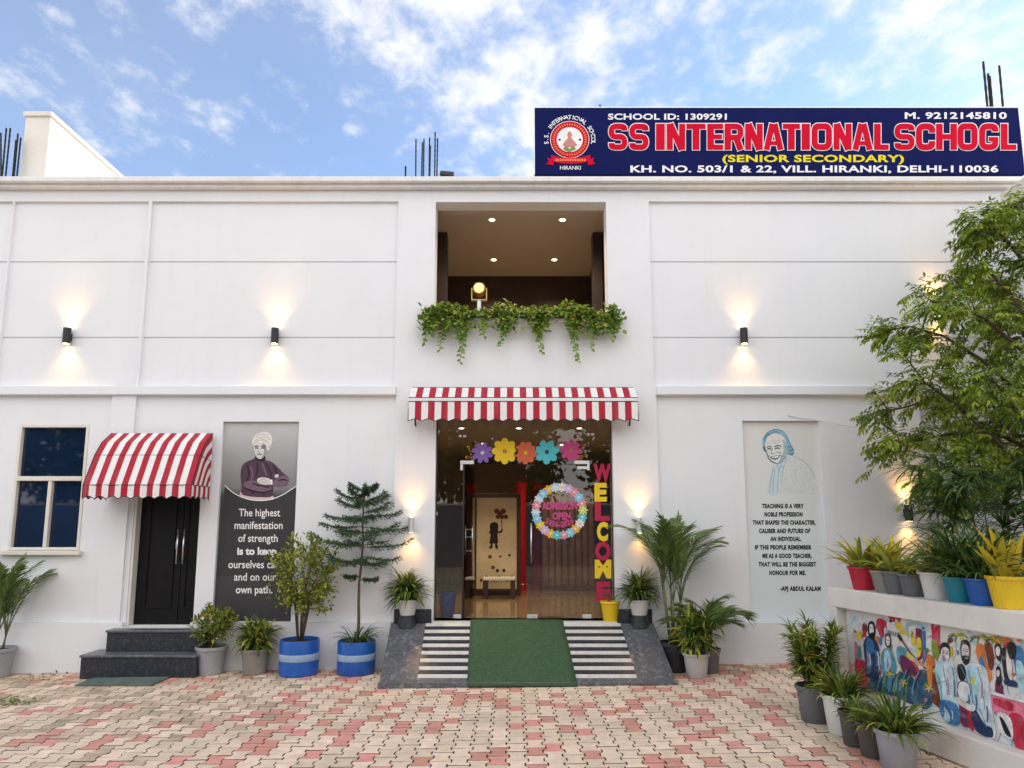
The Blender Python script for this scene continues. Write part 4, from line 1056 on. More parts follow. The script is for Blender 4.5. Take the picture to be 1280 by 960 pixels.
for ch, a0, a1, b1, b0, c, lab in LW:
    p = W((a0 + a1) / 2, b0, YG - .01); fn = lambda a, b, p=p: W(a, b, YG - .01) - p
    mb = MB(); put_text(mb, ch, fn, a0, a1, b0, b1, 0, .06)
    o = solid(mb.build('paper_letter', PAP[c]), .006); o.location = p; tag(o, lab, 'letter', 'paper letters spelling WELCOME')
def wreath():
    cu, cv, rr = 699.3, 639.0, 29.5; p = W(cu, cv, YG - .01)
    t = thing('paper_wreath', 'ring of pastel paper flowers round the admission notice on glass door', 'wreath', p)
    seq = ['white', 'lilac', 'rose', 'sky', 'rose', 'lime', 'turquoise', 'white', 'amber', 'sky', 'rose', 'turquoise', 'amber', 'lilac', 'yellow', 'sky', 'paleblue', 'rose', 'paleblue', 'sky', 'amber', 'paleblue']
    n = len(seq)
    for i, c in enumerate(seq):
        w = 2 * math.pi * i / n + .1; a, b = cu + rr * math.sin(w), cv - rr * 1.02 * math.cos(w)
        fn = lambda x, y, i=i: W(x, y, YG - .008 - .003 * (i % 2)) - p
        mb = MB(); flat(mb, flower_pts(a, b, 6.2, 8, .42, w), fn, 0, False)
        flat(mb, flower_pts(a, b, 1.4, 5, .1), lambda x, y, i=i: W(x, y, YG - .0125 - .003 * (i % 2)) - p, 1, False)
        solid(mb.build('wreath_flower', [PAP[c], PAP['white' if c != 'white' else 'yellow']], t), .003)
    ring = MB(); ring.tube([W(cu + rr * math.sin(a / 24 * 2 * math.pi), cv - rr * math.cos(a / 24 * 2 * math.pi), YG - .004) - p for a in range(25)], .004, 5); ring.build('wreath_ring', PAP['cream'], t)
    fn = lambda a, b: W(a, b, YG - .006) - p
    T = MB(); put_text(T, 'ADMISSION', fn, 677.5, 721.5, 637.2, 627.5, 0, .05); put_text(T, 'OPEN', fn, 690.5, 713.5, 649.6, 640.5, 0, .05)
    txt = '2024-2025'
    for i, ch in enumerate(txt):
        k = (i - 4) / 4; a = 699 + k * 16.5; b = 659.5 - 5 * (k * k) 
        put_text(T, ch, lambda x, y, k=k, a=a, b=b: fn(a + (x - a) * math.cos(-.4 * k) - (y - b) * math.sin(-.4 * k), b + (x - a) * math.sin(-.4 * k) + (y - b) * math.cos(-.4 * k)), a - 1.9, a + 1.9, b, b - 7.5, 0, .06)
    solid(T.build('lettering', PAP['pink'], t), .003)
wreath()

# ------------------------------------------------------------------ things in the lobby
def lobby_things():
    y = 3.1
    a, b = W(596, 622, y), W(646, 736, y); x0, x1, z0, z1 = a.x, b.x, b.z, a.z
    t = thing('display_panel', 'lit cream panel in the lobby with dark child and balloon cut outs', 'panel', ((x0 + x1) / 2, y, z0)); off = -t.location
    f = .07; mb = MB()
    mb.box(x0 - f, x0, y - .03, y + .06, z0 - .12, z1 + f); mb.box(x1, x1 + f, y - .03, y + .06, z0 - .12, z1 + f); mb.box(x0, x1, y - .03, y + .06, z1, z1 + f); mb.box(x0, x1, y - .03, y + .06, z0 - .12, z0)
    mb.build('panel_frame', M['brown_wall'], t, bevel=.005).location = off
    mb = MB(); mb.box(x0 + .001, x1 - .001, y, y + .03, z0 + .001, z1 - .001); mb.build('panel_board', mat('cream_board', (.74, .62, .42), .6, .15, 2.5), t).location = off
    K = [y - .004]; fn = lambda u, v: W(u, v, K[0])
    zu, zv = lambda q: 560 + q / 5.332, lambda q: 520 + q / 5.333
    c = lambda pts: [(zu(p[0]), zv(p[1])) for p in pts]
    mb = MB()
    flat(mb, c([(278, 730), (290, 712), (310, 707), (330, 716), (335, 740), (333, 765), (345, 768), (362, 752), (364, 768), (345, 782), (331, 782), (333, 840), (330, 850), (326, 850), (334, 878), (318, 882), (312, 852), (298, 852), (296, 878), (272, 882), (284, 862), (284, 850), (276, 848), (284, 790), (272, 780), (280, 764)]), fn, 0)
    line(mb, c([(360, 760), (356, 700), (352, 660)]), .9, fn, 0)
    for q in ((325, 634, 18), (368, 636, 18), (346, 652, 17), (332, 672, 15), (385, 672, 16), (360, 672, 15)): flat(mb, flower_pts(zu(q[0]), zv(q[1]), q[2] / 5.33, 4, .06), fn, 1, False)
    for q in ((280, 938, 14), (348, 938, 8), (410, 928, 9), (300, 1010, 14), (330, 1030, 12), (372, 1030, 12)): flat(mb, flower_pts(zu(q[0]), zv(q[1]), q[2] / 5.33, 5, .3), fn, 1 if q[0] < 305 else 0, False)
    K[0] = y - .005
    for q in range(14):
        u0 = 601 + q * 3.2; h = 4 + 5 * ((q * 7) % 5) / 5
        line(mb, [(u0, 729), (u0 + .6, 729 - h)], .8, fn, 0); flat(mb, flower_pts(u0 + .6, 729 - h, 1.8, 5, .3), fn, 0, False)
    mb.build('cut_out', [mat('black_card', (.015, .01, .008), .7), mat('brown_card', (.16, .05, .03), .7)], t).location = off
    # bench in front of it
    a = W(604, 726, 2.7); b = W(644, 726, 2.7)
    bt = thing('lobby_bench', 'dark bench with a pale top below the lit panel in the lobby', 'bench', ((a.x + b.x) / 2, 2.7, ZTH))
    w = (b.x - a.x) / 2
    mb = MB(); mb.box(-w, w, -.16, .16, .30, .34); mb.build('bench_top', M['frame_cream'], bt, bevel=.006)
    for s_ in (-1, 1):
        mb = MB(); mb.box(s_ * w * .85 - .04, s_ * w * .85 + .04, -.14, .14, .002, .299); mb.build('leg', M['brown_wall'], bt)
    # red columns
    for u, wd, yy, lab in ((652, .09, 3.9, 'red column in the lobby next to the lit panel'), (674, .13, 4.4, 'red column deeper in the lobby seen through the glass door')):
        q = W(u, 700, yy); mb = MB(); mb.lathe([(wd * 1.2, 0), (wd * 1.2, .12), (wd, .14), (wd, 1.85), (wd * 1.15, 1.9), (wd * 1.15, 2.0)], 20)
        o = mb.build('red_column', mat('red_gloss', (.45, .012, .02), .25, .1, 4), smooth=False); o.location = (q.x, yy, ZTH); tag(o, lab, 'column')
    # wooden cabinet
    t = thing('wooden_cabinet', 'tall brown cabinet with slatted doors behind the right glass door', 'cabinet', (1.05, 4.2, ZTH))
    mb = MB(); mb.box(-.5, .5, -.25, .25, .002, 1.9); mb.build('cabinet_body', mat('brown_wood', (.12, .06, .028), .4, .3, 6), t, bevel=.006)
    for s_ in (-1, 1):
        mb = MB()
        for q in range(4): x = s_ * .25 - .18 + q * .12; mb.box(x - .04, x + .04, -.272, -.251, .1, 1.8)
        d = mb.build('cabinet_door', mat('tan_wood', (.22, .12, .055), .4, .3, 6), t, bevel=.004)
        h = MB(); h.tube([(s_ * .04, -.29, .85), (s_ * .04, -.29, 1.15)], .01, 8); h.build('handle', M['steel'], d)
lobby_things()

# ------------------------------------------------------------------ low wall with the painted panel
LA = Vector((2.97, -2.35)); LB = Vector((3.39, -4.30)); LD = (LB - LA).normalized(); LN = Vector((-LD.y, LD.x)); LT = 1.19; LL = 3.5
LROT = math.atan2(LD.y, LD.x)
def on_wall(u, v, inset):
    d = ray(u, v); o = Vector((0, -DIST)); q = LA + LN * inset
    t = (q - o).dot(LN) / Vector((d.x, d.y)).dot(LN); p = Vector((d.x * t, d.y * t - DIST, EYE + d.z * t))
    w = Vector((p.x, p.y)) - LA
    return Vector((w.dot(LD), inset, p.z))
def low_wall():
    t = thing('low_wall', 'low white garden wall with a recessed painted panel at the right', 'wall', (LA.x, LA.y, 0), rz=LROT)
    mw = mat('cream_white_wall', (.76, .72, .66), .75, .05, 3, .25, 80, stain=(.5, .44, .36), stain_scale=2.4, stain_amt=.4)
    mb = MB()
    mb.box(0, LL, .0, .40, LT - .175, LT); mb.box(0, .11, .001, .399, -.2, LT - .1755); mb.box(.11, LL, .10, .399, -.2, LT - .1755)
    mb.build('masonry', mw, t, bevel=.008)
    mb = MB(); mb.box(.111, LL, -.03, .099, .05, .27); mb.build('plinth_ledge', mw, t, bevel=.012)
    mb = MB(); mb.box(.111, LL, .0, .099, -.2, .0495); mb.build('plinth_foot', mat('dull_plaster', (.42, .38, .33), .85, .15, 4, .3, 60), t)
    mur = MB(); mur.box(.13, LL, .088, .0995, .272, LT - .18)
    m = bpy.data.materials.new('painted_ground'); m.use_nodes = True
    nt = m.node_tree; N, L = nt.nodes, nt.links; b = N['Principled BSDF']; b.inputs['Roughness'].default_value = .4
    tc = N.new('ShaderNodeTexCoord'); n1 = N.new('ShaderNodeTexNoise'); n1.inputs['Scale'].default_value = 3.4; n1.inputs['Detail'].default_value = 5; n1.inputs['Distortion'].default_value = 1.5
    L.new(tc.outputs['Object'], n1.inputs['Vector']); cr = N.new('ShaderNodeValToRGB'); e = cr.color_ramp.elements
    cols = [(0, (.5, .1, .16)), (.36, (.72, .38, .4)), (.42, (.74, .70, .66)), (.56, (.76, .73, .68)), (.62, (.62, .68, .66)), (.68, (.32, .55, .62)), (.75, (.75, .62, .35))]
    while len(e) < len(cols): e.new(.5)
    for el, (p, c) in zip(e, cols): el.position = p; el.color = (*c, 1)
    L.new(n1.outputs['Fac'], cr.inputs[0]); L.new(cr.outputs[0], b.inputs['Base Color'])
    panel = mur.build('painted_panel', m, t)
    pal = [pm('m_navy', 28, 52, 92), pm('m_blue', 60, 120, 170), pm('m_ice', 176, 214, 226), pm('m_teal', 92, 150, 165), pm('m_red', 190, 40, 66), pm('m_pink', 222, 120, 140), pm('m_yellow', 226, 196, 60), pm('m_orange', 214, 120, 50),
           pm('m_green', 130, 150, 40), pm('m_black', 26, 24, 30), pm('m_white', 236, 234, 230), pm('m_skin', 232, 214, 206), pm('m_plum', 110, 40, 80), pm('m_brown', 120, 60, 40), pm('m_deepteal', 40, 86, 110), pm('m_lilac', 170, 140, 180), pm('m_mist', 214, 230, 234)]
    NAV, BLU, ICE, TEA, RED, PNK, YEL, ORG, GRN, BLK, WHT, SKN, PLM, BRN, DTE, LIL, MST = range(17)
    mb = MB(); lay = [.0]
    fn = lambda a, b: on_wall(1050 + a / 4.365, 740 + b / 4.365, .087 - lay[0])
    def F(pts, m, l, sm=True): lay[0] = .0012 * l + .0008 + (len(mb.f) % 40) * .00001; flat(mb, pts, fn, m, sm, 4)
    def Ln(pts, w, m, l): lay[0] = .0012 * l + .0008 + (len(mb.f) % 40) * .00001; line(mb, pts, w, fn, m)
    # washes of colour
    F([(80, 275), (96, 290), (104, 360), (130, 380), (150, 470), (145, 540), (100, 500), (84, 400)], PNK, 1); F([(84, 375), (130, 375), (148, 450), (146, 545), (110, 520), (88, 450)], RED, 2)
    F([(95, 300), (112, 296), (118, 350), (104, 368), (94, 340)], TEA, 2)
    F([(88, 220), (112, 214), (116, 240), (92, 246)], YEL, 1)
    F([(200, 150), (222, 144), (250, 160), (252, 190), (238, 200), (240, 240), (220, 250), (208, 215), (198, 190)], RED, 1); F([(265, 122), (330, 140), (318, 165), (290, 162), (272, 150)], RED, 1)
    F([(495, 160), (545, 175), (546, 330), (530, 380), (505, 300)], RED, 1, False); F([(500, 260), (530, 280), (540, 350), (510, 360)], GRN, 2)
    F([(412, 195), (446, 203), (452, 360), (424, 380), (414, 300)], PLM, 1, False); F([(418, 255), (444, 262), (440, 340), (420, 350)], YEL, 2); F([(448, 208), (466, 214), (470, 372), (456, 390)], BLU, 2, False); F([(468, 216), (498, 225), (500, 350), (472, 360)], WHT, 1, False)
    F([(470, 350), (505, 352), (522, 420), (500, 520), (480, 500)], ORG, 2); F([(505, 400), (545, 420), (548, 640), (500, 600)], BRN, 2, False); F([(430, 430), (490, 450), (505, 600), (455, 640), (430, 560)], DTE, 1)
    F([(300, 170), (330, 168), (345, 200), (315, 206)], YEL, 2); F([(320, 205), (370, 214), (372, 236), (322, 226)], YEL, 3, False)
    for q in range(6): Ln([(262 + q * 10, 206 + q * 3), (264 + q * 10, 232 + q * 3)], 5, BLK if q % 2 else NAV, 3)
    Ln([(385, 215), (398, 222), (390, 240), (400, 246)], 4, NAV, 3)
    F([(385, 225), (408, 232), (406, 290), (392, 288)], YEL, 2)
    F([(310, 300), (360, 310), (372, 370), (350, 410), (315, 380)], TEA, 1); F([(325, 350), (370, 360), (420, 440), (390, 460), (340, 430)], PLM, 2); F([(368, 370), (420, 400), (440, 470), (400, 460)], RED, 2); F([(290, 385), (315, 380), (330, 430), (300, 450)], WHT, 2)
    # long guitar neck that crosses the panel
    Ln([(318, 240), (345, 275), (390, 340), (470, 420)], 9, BRN, 4); F([(314, 238), (326, 232), (340, 258), (330, 268)], BLK, 5); Ln([(390, 345), (440, 390), (480, 415)], 5, YEL, 5)
    # man in a blue coat
    F([(128, 290), (134, 262), (152, 240), (185, 250), (205, 285), (214, 330), (208, 420), (214, 470), (180, 480), (140, 455), (134, 370)], NAV, 4); F([(150, 250), (176, 262), (186, 320), (170, 420), (152, 400), (142, 320)], BLU, 5); F([(175, 330), (205, 340), (200, 380), (170, 370)], NAV, 6)
    F([(152, 185), (160, 162), (178, 160), (190, 185), (192, 225), (182, 262), (160, 250), (153, 220)], BLK, 5); F([(162, 180), (172, 174), (182, 190), (184, 215), (176, 238), (164, 226), (160, 200)], SKN, 6); F([(166, 224), (182, 222), (178, 252), (166, 246)], BLK, 7)
    for a, b in ((167, 196), (177, 199)): F([(a - 4, b), (a, b - 3), (a + 4, b), (a, b + 3)], BLK, 7)
    # seated figure beside him
    F([(228, 330), (250, 305), (280, 318), (300, 370), (310, 430), (280, 470), (232, 450), (222, 390)], TEA, 4); F([(240, 330), (266, 325), (280, 400), (250, 430)], ICE, 5); F([(245, 235), (260, 222), (274, 235), (278, 290), (262, 305), (246, 285)], BLK, 5); F([(251, 246), (266, 244), (273, 266), (268, 292), (254, 288)], SKN, 6)
    for a, b in ((256, 262), (267, 264)): F([(a - 3.5, b), (a, b - 3), (a + 3.5, b), (a, b + 3)], BLK, 7)
    Ln([(256, 282), (262, 285), (268, 282)], 3, RED, 7); F([(214, 245), (228, 250), (226, 290), (212, 280)], BLU, 4)
    # teal leafy mass low down
    F([(150, 490), (200, 470), (260, 470), (330, 440), (400, 470), (430, 540), (440, 620), (380, 610), (300, 570), (220, 550), (160, 530)], DTE, 3); F([(220, 480), (300, 460), (340, 520), (280, 545)], TEA, 4)
    for q in range(14): Ln([(200 + q * 16, 560 - (q % 3) * 10), (210 + q * 16, 500 - (q % 4) * 14), (226 + q * 17, 455 - (q % 5) * 10)], 7, (TEA, NAV, GRN, DTE)[q % 4], 5)
    for a, b in ((345, 495), (485, 525), (272, 445)):
        for w in range(5): Ln([(a, b), (a + 22 * math.cos(w * 1.26 + .3), b + 22 * math.sin(w * 1.26 + .3))], 9, YEL, 7)
    Ln([(440, 600), (480, 560), (500, 520), (530, 500), (600, 480)], 3, BRN, 7)
    # boy in a pale robe
    F([(520, 400), (560, 375), (610, 390), (632, 450), (640, 570), (650, 640), (640, 720), (560, 690), (545, 560), (525, 480)], ICE, 4); F([(560, 400), (600, 400), (620, 470), (625, 560), (580, 590), (560, 500)], MST, 5); F([(548, 590), (640, 620), (650, 725), (560, 692)], BLU, 5); F([(560, 640), (590, 650), (600, 705), (566, 694)], ICE, 6)
    F([(545, 300), (556, 278), (580, 276), (598, 300), (600, 350), (590, 345), (550, 335), (545, 345)], BLK, 5); F([(552, 312), (574, 300), (594, 318), (594, 360), (580, 385), (562, 376), (552, 350)], SKN, 6); F([(556, 350), (566, 345), (574, 375), (562, 378)], LIL, 7)
    for a, b in ((563, 333), (583, 335)): F([(a - 5, b), (a, b - 3.5), (a + 5, b), (a, b + 3.5)], BLK, 7)
    Ln([(560, 324), (566, 321), (571, 325)], 3, BLK, 7); Ln([(578, 326), (585, 322), (590, 327)], 3, BLK, 7); Ln([(567, 366), (575, 369), (583, 366)], 3.5, RED, 7); Ln([(573, 335), (570, 352), (576, 354)], 2, LIL, 7)
    for q in ([(560, 400), (575, 480), (600, 560)], [(610, 410), (626, 500), (630, 600)], [(530, 450), (548, 520), (556, 600)]): Ln(q, 4, TEA, 7)
    F([(595, 305), (612, 300), (614, 345), (602, 350)], YEL, 3)
    # bearded man in white beside him, holding a round pale disc
    F([(640, 420), (655, 395), (700, 390), (760, 395), (800, 430), (815, 520), (830, 640), (850, 780), (800, 790), (720, 640), (690, 600), (660, 540), (645, 480)], MST, 4); F([(690, 410), (740, 410), (760, 500), (740, 600), (700, 560), (685, 470)], ICE, 5); F([(640, 405), (672, 395), (690, 450), (672, 485), (648, 470)], BLK, 5)
    F([(655, 300), (664, 268), (688, 260), (706, 280), (710, 330), (704, 380), (690, 400), (672, 388), (660, 350)], BLK, 5); F([(664, 300), (680, 285), (700, 300), (704, 340), (690, 362), (668, 348)], SKN, 6); F([(668, 350), (688, 346), (706, 352), (700, 380), (686, 396), (672, 378)], BLK, 7); Ln([(678, 362), (688, 360), (697, 363)], 4, SKN, 8)
    for a, b in ((674, 322), (694, 325)): F([(a - 5, b), (a, b - 3.5), (a + 5, b), (a, b + 3.5)], BLK, 7)
    Ln([(670, 312), (676, 309), (682, 313)], 3, BLK, 7); Ln([(689, 315), (696, 312), (701, 317)], 3, BLK, 7); Ln([(684, 322), (681, 340), (687, 342)], 2, PNK, 7)
    F([(632, 600), (660, 620), (720, 640), (730, 755), (700, 740), (660, 720)], RED, 3); F([(650, 630), (690, 650), (700, 735), (665, 720)], PLM, 4); F([(715, 640), (745, 650), (790, 720), (830, 745), (828, 795), (740, 755)], NAV, 5); F([(705, 650), (722, 652), (728, 750), (712, 745)], RED, 5)
    F([(638, 520), (650, 490), (676, 482), (704, 500), (714, 545), (706, 590), (684, 608), (654, 590), (640, 560)], BLK, 6); F([(642, 522), (654, 494), (676, 488), (702, 506), (710, 546), (702, 586), (682, 602), (658, 586), (645, 560)], WHT, 7)
    F([(625, 580), (650, 575), (690, 605), (724, 620), (738, 630), (730, 648), (700, 645), (660, 620), (630, 605)], SKN, 8); F([(690, 618), (712, 614), (738, 626), (730, 650), (705, 645)], WHT, 9)
    for q in ([(700, 430), (716, 520), (724, 600)], [(750, 410), (775, 520), (790, 640)], [(720, 600), (760, 640), (800, 740)], [(660, 410), (690, 470), (700, 500)]): Ln(q, 4, TEA, 7)
    F([(640, 400), (650, 398), (652, 470), (640, 440)], RED, 4); F([(708, 470), (728, 465), (735, 500), (716, 505)], YEL, 6)
    rq = random.Random(77)
    for q in range(170):
        a, b = rq.uniform(70, 1150), 0; b = rq.uniform(110 + a * .14, 480 + a * .32); m_ = rq.choice((WHT, MST, ICE, PNK, YEL, ORG, RED, BLU, BRN, BLK, GRN, WHT, LIL)); k_ = rq.uniform(5, 20)
        F([(a + k_ * rq.uniform(.5, 1.2) * math.cos(w * 1.05), b + k_ * rq.uniform(.5, 1.6) * math.sin(w * 1.05)) for w in range(6)], m_, 1 + q % 2)
    for q in range(90):
        a = rq.uniform(80, 1100); b = rq.uniform(140 + a * .14, 500 + a * .30); Ln([(a, b), (a + rq.uniform(-10, 10), b + rq.uniform(14, 34)), (a + rq.uniform(-16, 16), b + rq.uniform(36, 70))], rq.uniform(2, 5), rq.choice((BLK, NAV, WHT, YEL, BRN, RED, TEA)), 2)
    for a, b, h_ in ((700, 560, 60), (585, 470, 90), (770, 470, 110), (150, 330, 80), (196, 320, 90), (255, 360, 60), (620, 480, 90), (740, 560, 90), (560, 620, 60), (600, 640, 60), (800, 620, 90)):
        Ln([(a, b), (a + 6, b + h_ * .5), (a + 2, b + h_)], 9, LIL if a % 4 else BLU, 8); Ln([(a + 9, b + 6), (a + 15, b + h_ * .5), (a + 12, b + h_ * .9)], 6, WHT, 8)
    # palm leaves along the top
    for a, b in ((640, 240), (760, 250), (840, 260)):
        for w in range(7): Ln([(a, b), (a + 30 * math.cos(w * .9), b + 10 * math.sin(w * .9) - 6), (a + 58 * math.cos(w * .9), b + 22 * math.sin(w * .9) + 14)], 9, (GRN, YEL, GRN, DTE)[w % 4], 3)
    F([(740, 300), (780, 290), (800, 380), (830, 470), (800, 480), (760, 400)], ORG, 2); F([(790, 280), (830, 290), (840, 400), (815, 420)], BRN, 2); F([(820, 240), (930, 255), (925, 285), (830, 275)], ORG, 2); F([(770, 350), (792, 400), (788, 440), (760, 380)], BLU, 3)
    # group of small figures at the right
    F([(842, 300), (856, 278), (876, 290), (882, 340), (872, 380), (850, 350)], BLK, 4); F([(850, 305), (866, 298), (874, 325), (866, 350), (852, 340)], SKN, 5)
    F([(880, 330), (892, 300), (906, 310), (908, 420), (930, 500), (900, 480), (886, 400)], BLK, 4); F([(906, 330), (925, 320), (936, 400), (940, 480), (915, 450)], SKN, 5); F([(910, 290), (935, 270), (960, 300), (955, 360), (925, 360)], BLK, 5); F([(850, 420), (872, 410), (880, 490), (860, 510)], BLK, 5); F([(854, 430), (868, 426), (870, 455), (856, 462)], SKN, 6)
    F([(900, 470), (960, 490), (965, 520), (900, 505)], NAV, 5); F([(945, 300), (1000, 320), (1004, 480), (970, 470), (950, 400)], BLU, 3); F([(960, 380), (1000, 400), (1004, 540), (975, 530)], ICE, 4); F([(850, 480), (880, 500), (890, 570), (850, 550)], PLM, 4)
    F([(820, 560), (1004, 600), (1004, 720), (900, 680), (830, 640)], PNK, 2); F([(840, 580), (930, 600), (940, 650), (850, 620)], RED, 3); F([(860, 660), (930, 690), (940, 800), (870, 760)], WHT, 3); F([(870, 680), (900, 710), (935, 790), (900, 770)], BLK, 4); F([(920, 670), (1000, 690), (1004, 860), (950, 830)], RED, 3); F([(820, 540), (1004, 590), (1004, 606), (820, 556)], WHT, 6, False)
    # painting goes on along the wall towards the viewer
    for q in range(16):
        a, b = 1040 + q * 62, 400 + (q % 4) * 150 + q * 14
        F([(a, b), (a + 60, b - 30), (a + 110, b + 40), (a + 80, b + 190), (a + 10, b + 150)], (BLU, RED, ICE, YEL, PLM, MST, ORG, TEA)[q % 8], 2 + q % 3)
    mb.build('painting', pal, panel)
low_wall()

# ------------------------------------------------------------------ plants
def at_height(u, v, z):
    d = ray(u, v); t = (z - EYE) / d.z; return Vector((d.x * t, d.y * t - DIST, z))
def axis_depth(p): return (p.y + DIST) * math.cos(PITCH) + (p.z - EYE) * math.sin(PITCH)
def dirv(az, e): return Vector((math.cos(e) * math.cos(az), math.cos(e) * math.sin(az), math.sin(e)))
PROF = {'strap': [.55, .85, 1, .95, .78, .5, .03], 'lance': [.3, .8, 1, .9, .65, .35, .02], 'leaflet': [.5, 1, .95, .7, .4, .02]}
def blade(mb, base, az, e, L, w, droop, prof='strap', fold=.15, roll=0, m=0):
    """an arching leaf: folded strip that bends down along its length"""
    pf = PROF[prof]; n = len(pf); p = Vector(base); st = L / (n - 1)
    A, B, D = [], [], []
    for i in range(n):
        d = dirv(az, e); s_ = Vector((-math.sin(az), math.cos(az), 0)); up = s_.cross(d) * -1
        if roll: s_ = (s_ * math.cos(roll) + up * math.sin(roll)).normalized()
        up = d.cross(s_)
        h = w * pf[i] / 2
        A.append(p + s_ * h + up * h * fold * 2); D.append(p.copy()); B.append(p - s_ * h + up * h * fold * 2)
        p = p + d * st; e -= droop / (n - 1) * (.5 + i / (n - 1)); e = max(e, -1.45)
    if fold: 
        k = n; mb.add(A + D + B, [(i, k + i, k + i + 1, i + 1) for i in range(k - 1)] + [(k + i, 2 * k + i, 2 * k + i + 1, k + i + 1) for i in range(k - 1)], m)
    else: mb.strip(A, B, m)
def leaf(mb, p, d, L, w, nrm, curl=.2, m=0):
    """small leaf: 6-sided, slightly folded and curled"""
    d = d.normalized(); s_ = d.cross(nrm)
    if s_.length < 1e-4: s_ = d.orthogonal()
    s_.normalize(); up = s_.cross(d)
    mid = p + d * L * .5 + up * L * curl * .25; tip = p + d * L - up * L * curl * .3
    a1, a2 = p + d * L * .28 + s_ * w * .45 + up * L * .06, p + d * L * .65 + s_ * w * .40 + up * L * .05
    b1, b2 = p + d * L * .28 - s_ * w * .45 + up * L * .06, p + d * L * .65 - s_ * w * .40 + up * L * .05
    mb.add([p, a1, a2, tip, b2, b1, mid], [(0, 1, 2, 6), (6, 2, 3), (0, 6, 4, 5), (6, 3, 4)], m)
def rand_dir(r):
    z = r.uniform(-1, 1); a = r.uniform(0, 2 * math.pi); q = math.sqrt(1 - z * z); return Vector((q * math.cos(a), q * math.sin(a), z))

POTM = {}
def potm(name, c, rough=.55, stain=None, amt=.3):
    if name not in POTM: POTM[name] = mat('pot_' + name, c, rough, .1, 7, .1, 60, stain=stain, stain_scale=7, stain_amt=amt)
    return POTM[name]
GREY = potm('light_grey', (.30, .31, .33), .6, (.45, .43, .38), .45); DGREY = potm('dark_grey', (.13, .135, .145), .55, (.28, .25, .2), .4); BROWN = potm('brown_grey', (.085, .075, .07), .6, (.22, .18, .13), .4)
WHITEP = potm('white', (.70, .69, .66), .5, (.4, .36, .28), .3); BLACKP = potm('black', (.025, .028, .033), .5, (.12, .11, .1), .4); BLUEP = potm('blue', (.012, .10, .42), .4, (.15, .2, .3), .2)
REDP = potm('red', (.48, .012, .04), .45); TEALP = potm('teal', (.006, .22, .30), .45); YELP = potm('yellow', (.78, .52, .012), .45); TANP = potm('taupe', (.24, .225, .20), .6, (.4, .37, .3), .5)
BANDP = mat('pale_blue_band', (.28, .40, .55), .5, .15, 9)
def pot(parent, rt, rb, h, m, style='rim'):
    mb = MB(); t = .008
    if style == 'tub':
        mb.lathe([(rb * .97, 0), (rb, .01), (rt, h * .5), (rt, h - .01), (rt * .985, h), (rt * .95, h), (rt * .94, h - .06), (.001, h - .061)], 36)
        o = mb.build('pot', m, parent, smooth=True)
        b = MB(); b.lathe([(rt * 1.004, h * .42), (rt * 1.02, h * .44), (rt * 1.02, h * .60), (rt * 1.004, h * .62)], 36); b.build('hoop_band', BANDP, o, smooth=True)
    else:
        rim = max(.018, h * .13); k = rb + (rt * .93 - rb) * .88
        prof = [(rb * .96, 0), (rb, .006), (k, h - rim), (rt, h - rim + .006), (rt * 1.01, h - .005), (rt * .99, h), (rt * .93, h), (rt * .9, h - .04), (.001, h - .041)]
        mb.lathe(prof, 56 if style == 'fluted' else 32, flute=.025 if style == 'fluted' else 0, fn=1 if style == 'fluted' else 0)
        o = mb.build('pot', m, parent, smooth=False)
        for p in o.data.polygons: p.use_smooth = style != 'fluted'
    s = MB(); s.lathe([(rt * .9, h - .035), (rt * .5, h - .022), (.001, h - .018)], 20); s.build('soil', M['soil'], o)
    if o.data.polygons and style != 'fluted':
        e = o.modifiers.new('edges', 'EDGE_SPLIT'); e.split_angle = R(35)
    return o
def planted(label, u, vb, rim, hp, m, z=None, style='rim', taper=.74, back=True, name='potted_plant'):
    """a pot standing with its near foot at pixel (u, vb); rim and height hp are its size in photo pixels"""
    p = G(u, vb) if z is None else at_height(u, vb, z)
    k = axis_depth(p) / FPX
    rt, h = rim * k / 2, hp * k; rb = rt * (1.0 if style == 'tub' else taper)
    p = Vector((p.x * (1 + rb / (p.y + DIST)), p.y + rb, gz(p.x) if z is None else z))
    if p.y + rt > -.05 and z is None and abs(p.x) > 0: p.y = min(p.y, -.05 - rt)
    t = thing(name, label, 'potted plant', p)
    pot(t, rt, rb, h, m, style)
    return t, axis_depth(p) / FPX, rt, h
def spider(t, h, n, L, w, m, rt, seed=0, e=(.5, 1.45), droop=(1.2, 2.4), prof='strap', name='foliage', z0=-.03, fold=.2):
    r = random.Random(seed); mb = MB()
    for i in range(n):
        az = r.uniform(0, 2 * math.pi); q = r.random() ** .6 * rt * .5
        b = (q * math.cos(az), q * math.sin(az), h + z0)
        mb_az = az + r.uniform(-.5, .5)
        blade(mb, b, mb_az, r.uniform(*e), L * r.uniform(.6, 1.1), w * r.uniform(.75, 1.2), r.uniform(*droop), prof, fold, r.uniform(-.3, .3), r.randrange(len(m)) if isinstance(m, list) else 0)
    return mb.build(name, m, t, smooth=True)
